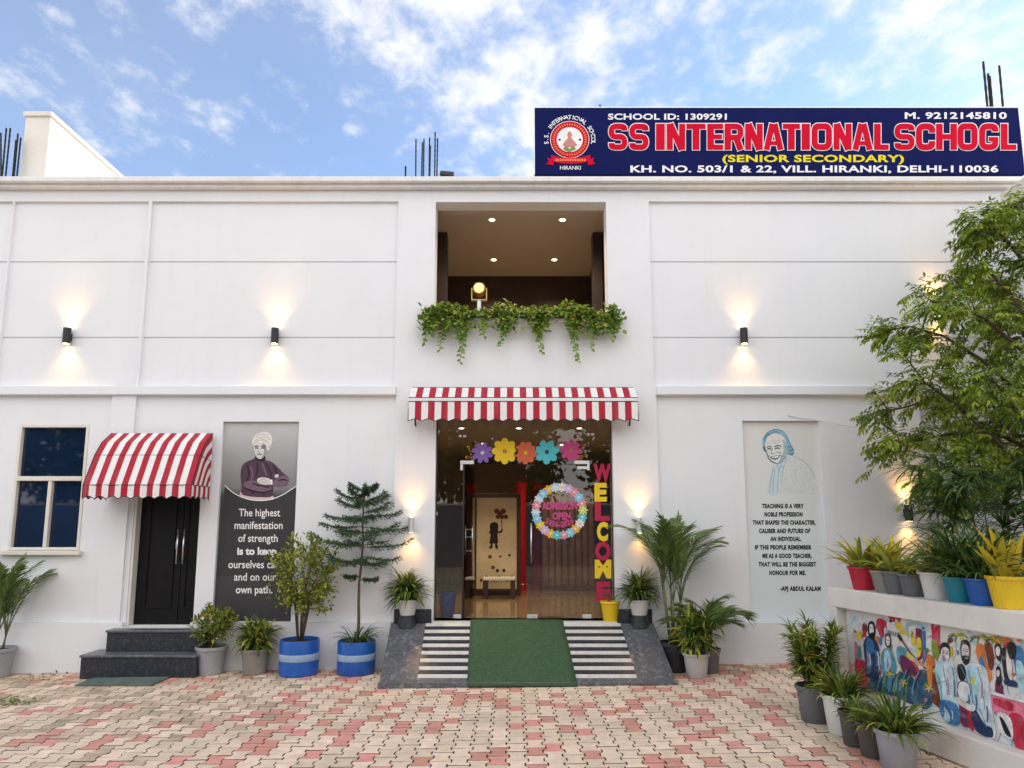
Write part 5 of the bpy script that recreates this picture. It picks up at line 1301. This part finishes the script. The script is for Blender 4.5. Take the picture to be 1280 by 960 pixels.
def rosettes(t, h, stems, L, w, m, spread, rise, seed=0, per=22, prof='strap', droop=(.8, 2.0)):
    """leafy heads on short stems"""
    r = random.Random(seed); mb = MB(); sm = MB()
    for (i) in range(stems):
        az = 2 * math.pi * i / stems + r.uniform(-.4, .4); rad = spread * math.sqrt(r.random()) * (0 if i == 0 else 1)
        top = Vector((rad * math.cos(az), rad * math.sin(az), h + rise * r.uniform(.55, 1.0)))
        foot = Vector((top.x * .35, top.y * .35, h - .03))
        sm.tube([foot, (foot + top) / 2 + Vector((0, 0, .01)), top], [.008, .007, .005], 6)
        for j in range(per):
            f = r.uniform(.25, 1); b = foot.lerp(top, f)
            blade(mb, b, r.uniform(0, 2 * math.pi), r.uniform(.1, 1.35) if f > .6 else r.uniform(-.2, .8), L * r.uniform(.65, 1.1), w * r.uniform(.8, 1.2), r.uniform(*droop), prof, .18, r.uniform(-.3, .3), r.randrange(len(m)) if isinstance(m, list) else 0)
    mb.build('foliage', m, t, smooth=True); sm.build('stem', M['greystem'], t, smooth=True)
def bush(t, h, c, rad, n, L, w, m, seed=0, stems=8, bare=.0, shell=.45, stemr=.012):
    """twiggy bush: leaves on twig ends inside an uneven ellipsoid centred at c"""
    r = random.Random(seed); lf = MB(); st = MB(); c = Vector(c)
    lobes = [(rand_dir(r), r.uniform(.75, 1.15)) for _ in range(9)]
    tips = []
    for i in range(stems):
        d = rand_dir(r); d.z = abs(d.z) * .8 + .1; d.normalize()
        e = c + Vector((d.x * rad[0], d.y * rad[1], d.z * rad[2])) * .8
        b = Vector((d.x * .03, d.y * .03, h - .04)); mid = b.lerp(e, .5) + Vector((-d.x * .2 * rad[0], -d.y * .2 * rad[1], .05))
        P = [b, b.lerp(mid, .6), mid, mid.lerp(e, .6), e]
        st.tube(P, [stemr, stemr * .85, stemr * .65, stemr * .45, stemr * .25], 6)
        for q in range(4):
            f = r.uniform(.35, .95); s0 = b.lerp(mid, f * 2) if f < .5 else mid.lerp(e, f * 2 - 1)
            e2 = s0 + (rand_dir(r) * .5 + d * .5 + Vector((0, 0, .3))).normalized() * r.uniform(.25, .5) * max(rad)
            st.tube([s0, s0.lerp(e2, .5) + Vector((0, 0, .01)), e2], [stemr * .45, stemr * .3, stemr * .15], 4); tips.append((s0, e2))
    for i in range(n):
        if r.random() < .6 and tips:
            s0, e2 = r.choice(tips); p = s0.lerp(e2, r.uniform(.3, 1.1)) + rand_dir(r) * .03; out = (p - c)
        else:
            d = rand_dir(r); k = max((dd.dot(d) for dd, _ in lobes)); s_ = r.uniform(shell, 1) ** .7 * (.72 + .3 * max(0, k) ** 2)
            p = c + Vector((d.x * rad[0], d.y * rad[1], d.z * rad[2])) * s_; out = d
        if bare and p.z < h + bare: continue
        d = (out.normalized() * .6 + rand_dir(r) * .7 + Vector((0, 0, .25))).normalized()
        leaf(lf, p, d, L * r.uniform(.7, 1.2), w * r.uniform(.8, 1.2), Vector((0, 0, 1)) + rand_dir(r) * .6, .3, r.randrange(len(m)) if isinstance(m, list) else 0)
    lf.build('foliage', m, t); st.build('stem', M['bark'], t, smooth=True)
def frond(mb, ms, base, az, e, L, droop, n=26, leafL=.3, w=.02, fall=.5, r=rnd, plume=.9):
    """feather palm leaf"""
    p = Vector(base); seg = L / n; rach = [p.copy()]
    for i in range(n):
        d = dirv(az, e); p = p + d * seg; rach.append(p.copy()); t = i / n
        if t > .2:
            ll = leafL * (math.sin(math.pi * min(1, (t - .2) / .8 * .82 + .14)) ** .8)
            for s_ in (1, -1):
                a2 = az + s_ * (plume - .45 * t) + r.uniform(-.08, .08)
                blade(mb, p, a2, e * .6 + .28 - fall * .2 + r.uniform(-.12, .12), ll * r.uniform(.9, 1.08), w, fall + r.uniform(0, .5), 'leaflet', .0, s_ * -.45)
        e -= droop / n * (.4 + 1.2 * t)
    blade(mb, p, az, e, leafL * .6, w, .3, 'leaflet', 0)
    ms.tube(rach[::2], [max(.0025, .009 * (1 - i / len(rach[::2]))) for i in range(len(rach[::2]))], 5)
def palm(t, h, fronds, L, m, seed, leafL, w=.022, canes=4, cane_h=.4, e=(.7, 1.35), droop=(.9, 1.7), spread=.06):
    r = random.Random(seed); lf, st = MB(), MB(); tops = []
    for i in range(canes):
        a = 2 * math.pi * i / canes + .4; b = Vector((.04 * math.cos(a), .04 * math.sin(a), h - .03)); tp = Vector((spread * math.cos(a), spread * math.sin(a), h + cane_h * r.uniform(.6, 1)))
        st.tube([b, b.lerp(tp, .5), tp], [.016, .014, .010], 7); tops.append(tp)
    for i in range(fronds):
        az = 2 * math.pi * i * .382 + r.uniform(-.3, .3); b = tops[i % canes] if tops else Vector((0, 0, h))
        frond(lf, st, b, az, r.uniform(*e), L * r.uniform(.75, 1.05), r.uniform(*droop), 24, leafL, w, .6, r)
    lf.build('frond', m, t, smooth=True); st.build('cane', M['greystem'], t, smooth=True)

L_ = M
# left of the picture
t, k, rt, h = planted('feathery palm in a grey pot at the left edge of the photo', -4, 849, 40, 36, GREY); palm(t, h, 17, 1.08, M['leaf_palm'], 1, .25, canes=3, cane_h=.2, e=(1.25, 1.56), droop=(.45, 1.4))
t, k, rt, h = planted('grey pot of fine bright green bush beside the granite steps', 272, 841, 38, 34, GREY); bush(t, h, (0, 0, h + 24 * k), (28 * k, 25 * k, 24 * k), 1100, .065, .024, [M['leaf'], M['leaf_lime']], 2, 9, stemr=.006)
t, k, rt, h = planted('taupe pot of variegated strap leaves under the dark poster', 323, 842, 37, 31, TANP); rosettes(t, h, 9, .30, .032, [M['leaf'], M['leaf_lime'], M['leaf_dark'], M['leaf_lime']], .16, 26 * k, 3, 34)
t, k, rt, h = planted('blue drum tub with a tall twiggy shrub of yellowing leaves', 382, 841, 48, 42, BLUEP, style='tub'); bush(t, h, (2 * k, 0, h + 80 * k), (50 * k, 42 * k, 56 * k), 2300, .065, .03, [M['leaf'], M['leaf_lime'], M['leaf_lime']], 4, 15, shell=.3, bare=.2, stemr=.009)
t, k, rt, h = planted('blue drum tub with a tiered conifer sapling', 450, 841, 47, 40, BLUEP, style='tub')
def araucaria(t, h, k):
    r = random.Random(8); st, lf = MB(), MB(); H = 198 * k
    top = Vector((.05, 0, h + H - .02)); b = Vector((0, 0, h - .05))
    P = [b.lerp(top, i / 8) + Vector((.012 * math.sin(i * 1.7), 0, 0)) for i in range(9)]
    st.tube(P, [.021 - .0017 * i for i in range(9)], 8)
    tiers = [(.42, .20), (.51, .44), (.61, .58), (.70, .54), (.785, .46), (.865, .34), (.935, .22)]
    for f, Lb in tiers:
        p0 = b.lerp(top, f); nb = 6; a0 = r.uniform(0, 1)
        if f < .45: nb = 2
        for i in range(nb):
            az = a0 + 2 * math.pi * i / nb + r.uniform(-.25, .25); e = r.uniform(-.04, .24) + .75 * max(0, f - .78) * 2.6; L = Lb * r.uniform(.8, 1.12); p0 = b.lerp(top, f + r.uniform(-.03, .03))
            n = 13; sag = r.uniform(.12, .24); p = p0.copy(); pts = [p.copy()]
            for j in range(n):
                d = dirv(az, e + .5 * (j / n) ** 2 - sag * math.sin(j / n * 3)); p = p + d * (L / n); pts.append(p.copy()); tt = j / n
                if j < 1: continue
                s_ = Vector((-math.sin(az), math.cos(az), 0))
                for sg in (1, -1):
                    ll = .125 * (1 - .5 * tt) * min(1, Lb / .45)
                    dd = (d * .65 + s_ * sg * .75 + Vector((0, 0, -.22 + r.uniform(-.15, .15)))).normalized()
                    q = p.copy(); e2 = q + dd * ll; m2 = q.lerp(e2, .5) + Vector((0, 0, .012)); e2 += Vector((0, 0, -.03))
                    # twig clothed in short needles
                    for g in range(6):
                        g0 = q.lerp(m2, g / 3) if g < 3 else m2.lerp(e2, (g - 3) / 3)
                        leaf(lf, g0, (dd * .8 + rand_dir(r) * .55).normalized(), .046, .011, rand_dir(r), .2)
                        leaf(lf, g0, (dd * .5 + rand_dir(r) * .9).normalized(), .036, .010, rand_dir(r), .2)
                for g in range(3): leaf(lf, p, (d + rand_dir(r) * .8).normalized(), .035, .008, rand_dir(r), .2)
            st.tube(pts[::2] + [pts[-1]], [.006 * (1 - .7 * i / 8) for i in range(len(pts[::2]) + 1)], 5)
    for g in range(60): leaf(lf, top - Vector((0, 0, r.random() * .12)), (Vector((0, 0, .6)) + rand_dir(r)).normalized(), .05, .008, rand_dir(r), .1)
    st.build('trunk', M['bark'], t, smooth=True); lf.build('foliage', M['leaf_araucaria'], t)
araucaria(t, h, k); spider(t, h, 70, .36, .014, [M['leaf'], M['leaf_dark']], rt, 5, (.5, 1.3), (1.4, 2.6), name='underplanting')
# beside the entrance: white pot set on an upturned black one
for u, lab, sd in ((508, 'white pot of ferny green leaves left of the entrance on a black pot', 11), (801, 'white pot of ferny green leaves right of the entrance on a black pot', 12)):
    p = at_height(u, 780.5, ZTH - .018); kk = axis_depth(p) / FPX
    y = -.155 - .0; x = p.x
    st_ = thing('upturned_pot', 'black upturned pot under the white pot ' + ('left' if sd == 11 else 'right') + ' of the glass entrance', 'pot', (x, y + .03, 0))
    zc_ = ZTH - .018
    # standing on the top of the ramp flank
    mb = MB(); mb.lathe([(.118, 0), (.122, .012), (.116, .02), (.100, .15), (.098, .155), (.001, .156)], 30); mb.build('pot', BLACKP, st_, smooth=False)
    zc_ = rampz(-.24) + .012; st_.location.z = zc_ - .0; st_.location.y = -.125
    mb = MB(); mb.box(-.125, .125, -.12, .10, -.09, -.001); mb.build('levelling_slab', M['granite_grey'], st_)
    t = thing('potted_plant', lab, 'potted plant', (x, -.125, zc_ + .157))
    pot(t, .132, .092, .19, WHITEP); h = .19
    rosettes(t, h, 7, .36, .026, [M['leaf'], M['leaf'], M['leaf_dark']], .10, .20, sd, 34, droop=(.7, 1.9))
# behind the glass
for u, rim, hp, vb, m, lab, sd in ((559, 23, 30, 772, BLUEP, 'blue pot with a few thin stalks behind the left glass pane', 21), (763, 24, 24, 772, YELP, 'yellow pot on the threshold in front of the right glass pane', 22)):
    p = at_height(u, vb - 3, ZTH); p.y = .42 if sd == 21 else -.01; p.x = (u - 640) * axis_depth(p) / FPX; kk = axis_depth(p) / FPX
    t = thing('potted_plant', lab, 'potted plant', p); pot(t, rim * kk / 2 * 1.05, rim * kk * .37, hp * kk, m)
    spider(t, hp * kk, 14 if sd == 21 else 7, .42 if sd == 21 else .2, .012, M['leaf'], .1, sd, (.9, 1.5), (.4, 1.2))
# right of the entrance
t, k, rt, h = planted('tall feathery palm in a black pot right of the ramp', 843, 842, 40, 36, BLACKP); palm(t, h, 20, 1.10, M['leaf_palm'], 14, .30, .023, canes=6, cane_h=.72, e=(1.18, 1.55), droop=(.6, 1.8), spread=.12)
t, k, rt, h = planted('small palm in a dark grey pot close against the plinth', 886, 843, 32, 30, DGREY); palm(t, h, 18, .56, M['leaf_palm'], 15, .30, .022, canes=4, cane_h=.2, e=(.8, 1.45))
t, k, rt, h = planted('pale grey pot of dense strap leaves in front of the palms', 871, 849, 34, 30, GREY if False else potm('pale_grey', (.52, .52, .51), .55, (.35, .32, .27), .4)); rosettes(t, h, 11, .30, .034, [M['leaf'], M['leaf_lime'], M['leaf_dark'], M['leaf_lime']], .18, 42 * k, 16, 36)
# row on the pavers in front of the low wall
t, k, rt, h = planted('dark grey pot with a tall dense bushy plant near the low wall end', 1020, 906, 46, 44, DGREY); rosettes(t, h, 20, .17, .022, [M['leaf'], M['leaf_lime'], M['leaf']], .23, 78 * k, 31, 62, 'lance', (.5, 1.6))
t, k, rt, h = planted('white pot of arching grassy leaves between dark pots by the low wall', 1056, 922, 52, 48, WHITEP); spider(t, h, 170, .32, .024, [M['leaf'], M['leaf_dark'], M['leaf_lime']], rt, 32, (.4, 1.5), (1.0, 2.3))
t, k, rt, h = planted('small brown pot with a low leafy tuft by the low wall', 1070, 936, 38, 42, BROWN); spider(t, h, 70, .20, .018, [M['leaf'], M['leaf_dark']], rt, 33, (.3, 1.4), (.9, 2.0))
t, k, rt, h = planted('brown pot of grassy leaves just behind the front grey pot', 1093, 950, 40, 42, BROWN); spider(t, h, 90, .24, .02, [M['leaf'], M['leaf_lime']], rt, 34, (.3, 1.4), (.9, 2.2))
t, k, rt, h = planted('grey pot of long arching leaves nearest the camera', 1124, 967, 54, 48, GREY); spider(t, h, 150, .345, .024, [M['leaf'], M['leaf'], M['leaf_dark'], M['leaf_lime']], rt, 35, (.35, 1.5), (1.0, 2.2))
# pots standing on the low wall
WP = [(1080, 737, 36, 28, REDP, 'red pot of yellow green leaves at the far end of the low wall', 'y'), (1108, 741, 36, 27, TANP, 'taupe pot of yellow green leaves next to the red pot', 'y'), (1122, 744, 36, 28, DGREY, 'dark grey pot pressed against the taupe pot on the wall', 'y'),
      (1143, 746, 36, 27, DGREY, 'dark grey pot with a small yellowish tuft left of the white pot', 's'), (1171, 750, 38, 33, WHITEP, 'white pot of thin variegated leaves on the low wall', 'v'), (1201, 753, 38, 31, TEALP, 'teal pot of dark grassy leaves on the low wall', 'd'),
      (1230, 757, 42, 33, BLUEP, 'blue pot of dark grassy leaves next to the yellow pot', 'd'), (1262, 763, 46, 40, YELP, 'yellow fluted pot of broad bright yellow leaves on the low wall', 'b')]
for i, (u, vb, rim, hp, m, lab, kind) in enumerate(WP):
    # along the wall top, a little way in from its edge
    a = on_wall(u, vb, .0); s_ = a.x; inset = .15
    d = ray(u, vb); q = LA + LN * inset; tt = (q - Vector((0, -DIST))).dot(LN) / Vector((d.x, d.y)).dot(LN)
    pos = Vector((d.x * tt, d.y * tt - DIST, LT + .001)); kk = axis_depth(pos) / FPX
    t = thing('potted_plant', lab, 'potted plant', pos); rt, h = rim * kk / 2, hp * kk
    pot(t, rt, rt * .68, h, m, 'fluted' if m is YELP else 'rim')
    if kind == 'y': spider(t, h, 40, .40, .046, [M['leaf_yellow'], M['leaf_lime'], M['leaf_lime']], rt, 40 + i, (.5, 1.5), (.6, 1.9), 'lance')
    if kind == 's': spider(t, h, 34, .24, .024, [M['leaf_lime'], M['leaf']], rt, 40 + i, (.4, 1.4), (.6, 1.9))
    if kind == 'v': spider(t, h, 80, .40, .022, [M['leaf_lime'], M['leaf'], M['leaf_yellow']], rt, 40 + i, (.5, 1.5), (.6, 1.8), 'lance')
    if kind == 'd': spider(t, h, 210, .56, .02, [M['leaf_dark'], M['leaf_dark'], M['leaf']], rt, 40 + i, (.5, 1.55), (.9, 2.2))
    if kind == 'b': spider(t, h, 26, .38, .06, [M['leaf_yellow'], M['leaf_yellow'], M['leaf_lime']], rt, 40 + i, (.7, 1.5), (.2, 1.1), 'lance')

# climbing plants that hang over the balcony sill
def balcony_plants():
    t = thing('balcony_planter', 'trough of leafy trailing vines hanging over the balcony sill', 'planter', (.1, -.02, ZO0 + .012)); r = random.Random(17)
    off = -t.location
    mb = MB(); mb.box(XO0 + .03, XO1 - .03, .02, .18, ZO0 + .014, ZO0 + .12); mb.build('trough', BROWN, t, bevel=.006).location = off
    lf = MB(); lf2 = MB()
    xa, xb = Xf(533, 390, -.1), Xf(774, 390, -.1)
    heads = [(536, 5), (552, 8), (577, 8), (632, 10), (675, 8), (718, 9), (741, 8), (765, 6)]
    for i in range(2100):
        if i < 1150:
            hu, sg_ = heads[i % 8]; x = Xf(r.gauss(hu, sg_), 390, -.1); z = ZO0 + r.uniform(-.17, .17) - .05 * r.random()
        else:
            x = r.uniform(xa + .05, xb - .05); z = ZO0 + .02 + r.random() * (.13 + .07 * math.sin(x * 7.7 + 2))
        y = r.uniform(-.16, .1) if z > ZO0 + .03 else r.uniform(-.17, -.06)
        if x < XO0 or x > XO1: y = min(y, -.05)
        leaf(lf, Vector((x, y, z)), Vector((r.uniform(-.8, .8), r.uniform(-1, -.1), r.uniform(-.8, .7))), r.uniform(.06, .10), r.uniform(.042, .068), Vector((0, -.4, 1)) + rand_dir(r) * .5, .3, r.randrange(3))
    lf.build('foliage', [M['leaf_vine'], M['leaf_vine'], M['leaf_lime']], t).location = off
    for u0, v1 in ((534, 430), (541, 420), (553, 439), (560, 415), (577, 454), (570, 425), (605, 422), (628, 434), (634, 418), (675, 442), (670, 420), (719, 454), (713, 424), (741, 438), (735, 420), (766, 427), (759, 412)):
        x = Xf(u0, 400, -.12); z1 = Zf(v1, -.12); z0 = ZO0 + .05
        mb = MB(); P = []; n = 12
        for i in range(n + 1):
            f = i / n; P.append(Vector((x + .025 * math.sin(f * 5 + u0), -.06 - .09 * math.sin(min(1, f * 2.2) * 1.57) , z0 + (z1 - z0) * f)))
        mb.tube(P, .0035, 5, 1)
        nl = int((z0 - z1) / .03)
        for i in range(nl):
            f = (i + .5) / nl; q = P[min(n - 1, int(f * n))].lerp(P[min(n, int(f * n) + 1)], f * n % 1); sg = 1 if i % 2 else -1
            L = .088 * (1.1 - .4 * f)
            for _ in range(2 if f < .6 else 1):
                leaf(mb, q, Vector((sg * r.uniform(.3, .9), r.uniform(-.6, .1), r.uniform(-.9, -.1))), L * r.uniform(.8, 1.15), L * .72, Vector((0, -1, .5)) + rand_dir(r) * .4, .3, 0)
        mb.build('trailing_vine', [M['leaf_vine'], M['greystem']], t).location = off
balcony_plants()

# ------------------------------------------------------------------ fan-leaved palm shrub and tree behind the low wall
def fan_palm():
    p = Vector((4.55, -2.5, gz(4.55)))
    t = thing('palm_shrub', 'dark clump of fan leaved palm behind the pots on the low wall', 'palm', p); r = random.Random(23); lf, st = MB(), MB()
    for i in range(110):
        a = r.uniform(0, 2 * math.pi); q = r.random() ** .5
        hgt = r.uniform(1.15, 2.35); c = Vector((.62 * q * math.cos(a), .55 * q * math.sin(a), hgt))
        if i < 12: st.tube([(c.x * .3, c.y * .3, 0), (c.x * .6, c.y * .6, hgt * .6), c], [.011, .009, .005], 6)
        az = a + r.uniform(-.6, .6); e0 = r.uniform(-.1, .7)
        for j in range(15):
            w = (j - 7) / 7 * 1.75
            blade(lf, c, az + w, e0 * math.cos(w) + r.uniform(-.12, .12), r.uniform(.34, .5), .026, r.uniform(.6, 1.5), 'leaflet', .12)
    lf.build('frond', [leafm('fan_palm_leaf', (.075, .14, .03), .3, .3)], t, smooth=True); st.build('cane', M['bark'], t, smooth=True)
fan_palm()

def pinnate(mb, p, d, L, r, pairs=5, ll=.075, m=0):
    d = d.normalized(); s_ = d.cross(Vector((0, 0, 1)))
    if s_.length < .1: s_ = Vector((1, 0, 0))
    s_.normalize(); q = Vector(p); n = pairs
    for i in range(n):
        f = (i + 1) / n; d2 = (d + Vector((0, 0, -.75 * f))).normalized(); q = q + d2 * (L / n)
        for sg in (1, -1):
            dd = (d2 * .55 + s_ * sg * .75 + Vector((0, 0, -.45 + r.uniform(-.25, .2)))).normalized()
            leaf(mb, q, dd, ll * r.uniform(.8, 1.2) * (1.05 - .3 * abs(f - .5)), ll * .34, Vector((0, 0, 1)) + rand_dir(r) * .35, .35, m)
    leaf(mb, q, (d + Vector((0, 0, -.8))).normalized(), ll, ll * .34, Vector((0, 0, 1)), .3, m)
def big_tree():
    yt = -1.35; base = W(1310, 800, yt); base = Vector((base.x, yt, gz(base.x)))
    t = thing('pinnate_tree', 'tall leafy tree with drooping compound leaves at the right edge', 'tree', base); r = random.Random(29); off = -base
    tr, lf = MB(), MB()
    P = [Vector((base.x, yt, gz(base.x) - .1)), W(1312, 690, yt), W(1308, 590, yt - .05), W(1309, 480, yt), W(1304, 380, yt + .05), W(1309, 300, yt), W(1314, 225, yt)]
    tr.tube(P, [.12, .10, .09, .075, .06, .042, .02], 10)
    def limb(pts, r0, r1):
        pts = [Vector(p) for p in pts]; n = len(pts); tr.tube(pts, [r0 + (r1 - r0) * i / (n - 1) for i in range(n)], 7); return pts
    # limbs traced across the crown: (pixels, how far each runs towards or away from the viewer)
    limbs = [([(1284, 590), (1240, 548), (1195, 510), (1150, 478), (1120, 440)], -.5), ([(1284, 560), (1230, 535), (1170, 545), (1125, 552), (1105, 560)], .2), ([(1283, 600), (1225, 575), (1175, 580), (1150, 600)], -.3),
             ([(1283, 500), (1225, 450), (1175, 420), (1130, 408), (1110, 412)], .3), ([(1280, 440), (1230, 400), (1185, 375), (1160, 378)], -.5), ([(1277, 390), (1240, 345), (1212, 318), (1200, 345)], .1), ([(1282, 330), (1250, 292), (1228, 278), (1215, 290)], -.2),
             ([(1288, 280), (1270, 255), (1258, 262)], .3), ([(1283, 520), (1240, 500), (1180, 495), (1120, 510), (1095, 515)], .4), ([(1284, 610), (1250, 610), (1215, 612), (1195, 630)], .1),
             ([(1280, 420), (1255, 380), (1240, 360)], .6), ([(1284, 540), (1262, 500), (1235, 470)], -.7), ([(1284, 470), (1258, 430), (1225, 410)], .7), ([(1284, 590), (1255, 560), (1215, 545)], .8)]
    # and on the side away from the picture
    far = [([(1284, 560), (1340, 520), (1400, 500), (1450, 520)], .3), ([(1283, 470), (1340, 420), (1390, 400), (1420, 430)], -.4), ([(1280, 390), (1330, 340), (1370, 330)], .4), ([(1284, 320), (1320, 270), (1350, 270)], -.2), ([(1284, 600), (1340, 580), (1390, 600)], -.4)]
    tips = []
    for px, dy in limbs + far:
        px = [(1308, px[0][1] + 14)] + [(u + (8 * (1284 - u) / 180 if u < 1284 else 0), v) for u, v in px]; n = len(px); pts = [W(u, v, yt + dy * (i / (n - 1)) ** .9) for i, (u, v) in enumerate(px)]
        pts = limb(pts, .028, .006)
        far_side = px[-1][0] > 1290
        for i in range(n - 1):
            a, b = pts[i], pts[i + 1]
            for q in range((5 if i else 2) if not far_side else 2):
                s0 = a.lerp(b, r.random()); d = ((b - a).normalized() * .6 + rand_dir(r) * .8 + Vector((-.05, 0, .12))).normalized(); L = r.uniform(.22, .5) * (1 if i else .8)
                e2 = s0 + d * L * .62 - Vector((0, 0, .03)); m2 = s0.lerp(e2, .5) + Vector((0, 0, .03)); tr.tube([s0, m2, e2], [.008, .006, .003], 5); tips.append((s0, m2, e2))
        tips.append((pts[-2], pts[-2].lerp(pts[-1], .5), pts[-1]))
    for s0, m2, e2 in tips:
        n = r.randint(7, 10)
        for i in range(n):
            f = .25 + .75 * (i + 1) / n; p = s0.lerp(m2, f * 2) if f < .5 else m2.lerp(e2, f * 2 - 1)
            d = ((e2 - s0).normalized() * .7 + rand_dir(r) * .9 + Vector((0, 0, .25))).normalized()
            pinnate(lf, p, d, r.uniform(.15, .24), r, r.choice((4, 5)), .084, 0 if r.random() < .75 else 1)
    tr.build('trunk', M['bark'], t, smooth=True).location = off
    lf.build('crown', [M['leaf_tree'], M['leaf']], t).location = off
big_tree()

# what stands on the other side of the yard and shows in the glass
def across_the_yard():
    t = thing('compound_wall', 'plain blue grey boundary wall across the yard that shows in the window glass', 'wall', (0, -21, -.4))
    mb = MB(); mb.box(-40, 26, 0, .25, 0, 3.0); mb.build('masonry', mat('blue_grey_plaster', (.10, .15, .24), .85, .15, 2), t)
    mb = MB(); mb.box(-40.1, 26.1, -.05, .3, 3.001, 3.1); mb.build('coping', M['cream'], t, bevel=.02)
    r = random.Random(41); lf, tr = MB(), MB()
    for i in range(2600):
        d = rand_dir(r); c = Vector((2.6 * d.x, 2.2 * d.y, 5.2 + 3.0 * d.z)) * 1.0
        k = r.uniform(.45, 1); c = Vector((c.x * k, c.y * k, 5.2 + (c.z - 5.2) * k)) + rand_dir(r) * .35
        leaf(lf, c, rand_dir(r), r.uniform(.3, .5), r.uniform(.18, .26), rand_dir(r), .3)
    tr.tube([(0, 0, -.5), (.1, 0, 2), (0, .1, 4.5)], [.2, .16, .08], 8)
    x0 = None
    for i, x in enumerate((-30, -26, -22, -17.5, -12.5, -8, -3.5, 1, 5.5, 10, 15)):
        if i == 0:
            o = thing('yard_tree', 'dark leafy tree behind the boundary wall across the yard', 'tree', (x, -24, 0), 'trees across the yard')
            a = lf.build('crown', M['leaf_dark'], o); b = tr.build('trunk', M['bark'], o); x0 = (o, a, b)
        else:
            o = x0[0].copy(); C.objects.link(o)
            for c in x0[1:]:
                d = c.copy(); C.objects.link(d); d.parent = o
        o.location = (x + r.uniform(-.6, .6), -24 + r.uniform(-1, 1), 0); q = r.uniform(.85, 1.25); o.scale = (q, q, q); o.rotation_euler = (0, 0, r.uniform(0, 6))
across_the_yard()
def ground_litter():
    r = random.Random(51); mb = MB()
    def drop(u, v, su, sv, n, m, L):
        for i in range(n):
            p = G(u + r.gauss(0, su), v + r.gauss(0, sv))
            if p.y > -.06: continue
            p.z = gz(p.x) + .006; leaf(mb, p, Vector((r.uniform(-1, 1), r.uniform(-1, 1), r.uniform(0, .35))), L * r.uniform(.6, 1.2), L * .4, Vector((0, 0, 1)) + rand_dir(r) * .3, .3, m)
    drop(20, 878, 14, 3, 90, 0, .05); drop(60, 846, 26, 4, 26, 1, .06); drop(40, 850, 26, 4, 26, 2, .06); drop(230, 855, 160, 8, 40, 2, .035); drop(900, 838, 90, 6, 30, 2, .035); drop(330, 845, 60, 2, 30, 1, .03)
    o = mb.build('leaf_litter', [M['leaf'], mat('dry_leaf', (.10, .04, .035), .8, .3, 20), mat('straw_leaf', (.34, .22, .06), .8, .3, 20)]); o['kind'] = 'stuff'
    tag(o, 'scattered dry leaves and weeds on the pavers near the white wall', 'leaves')
ground_litter()
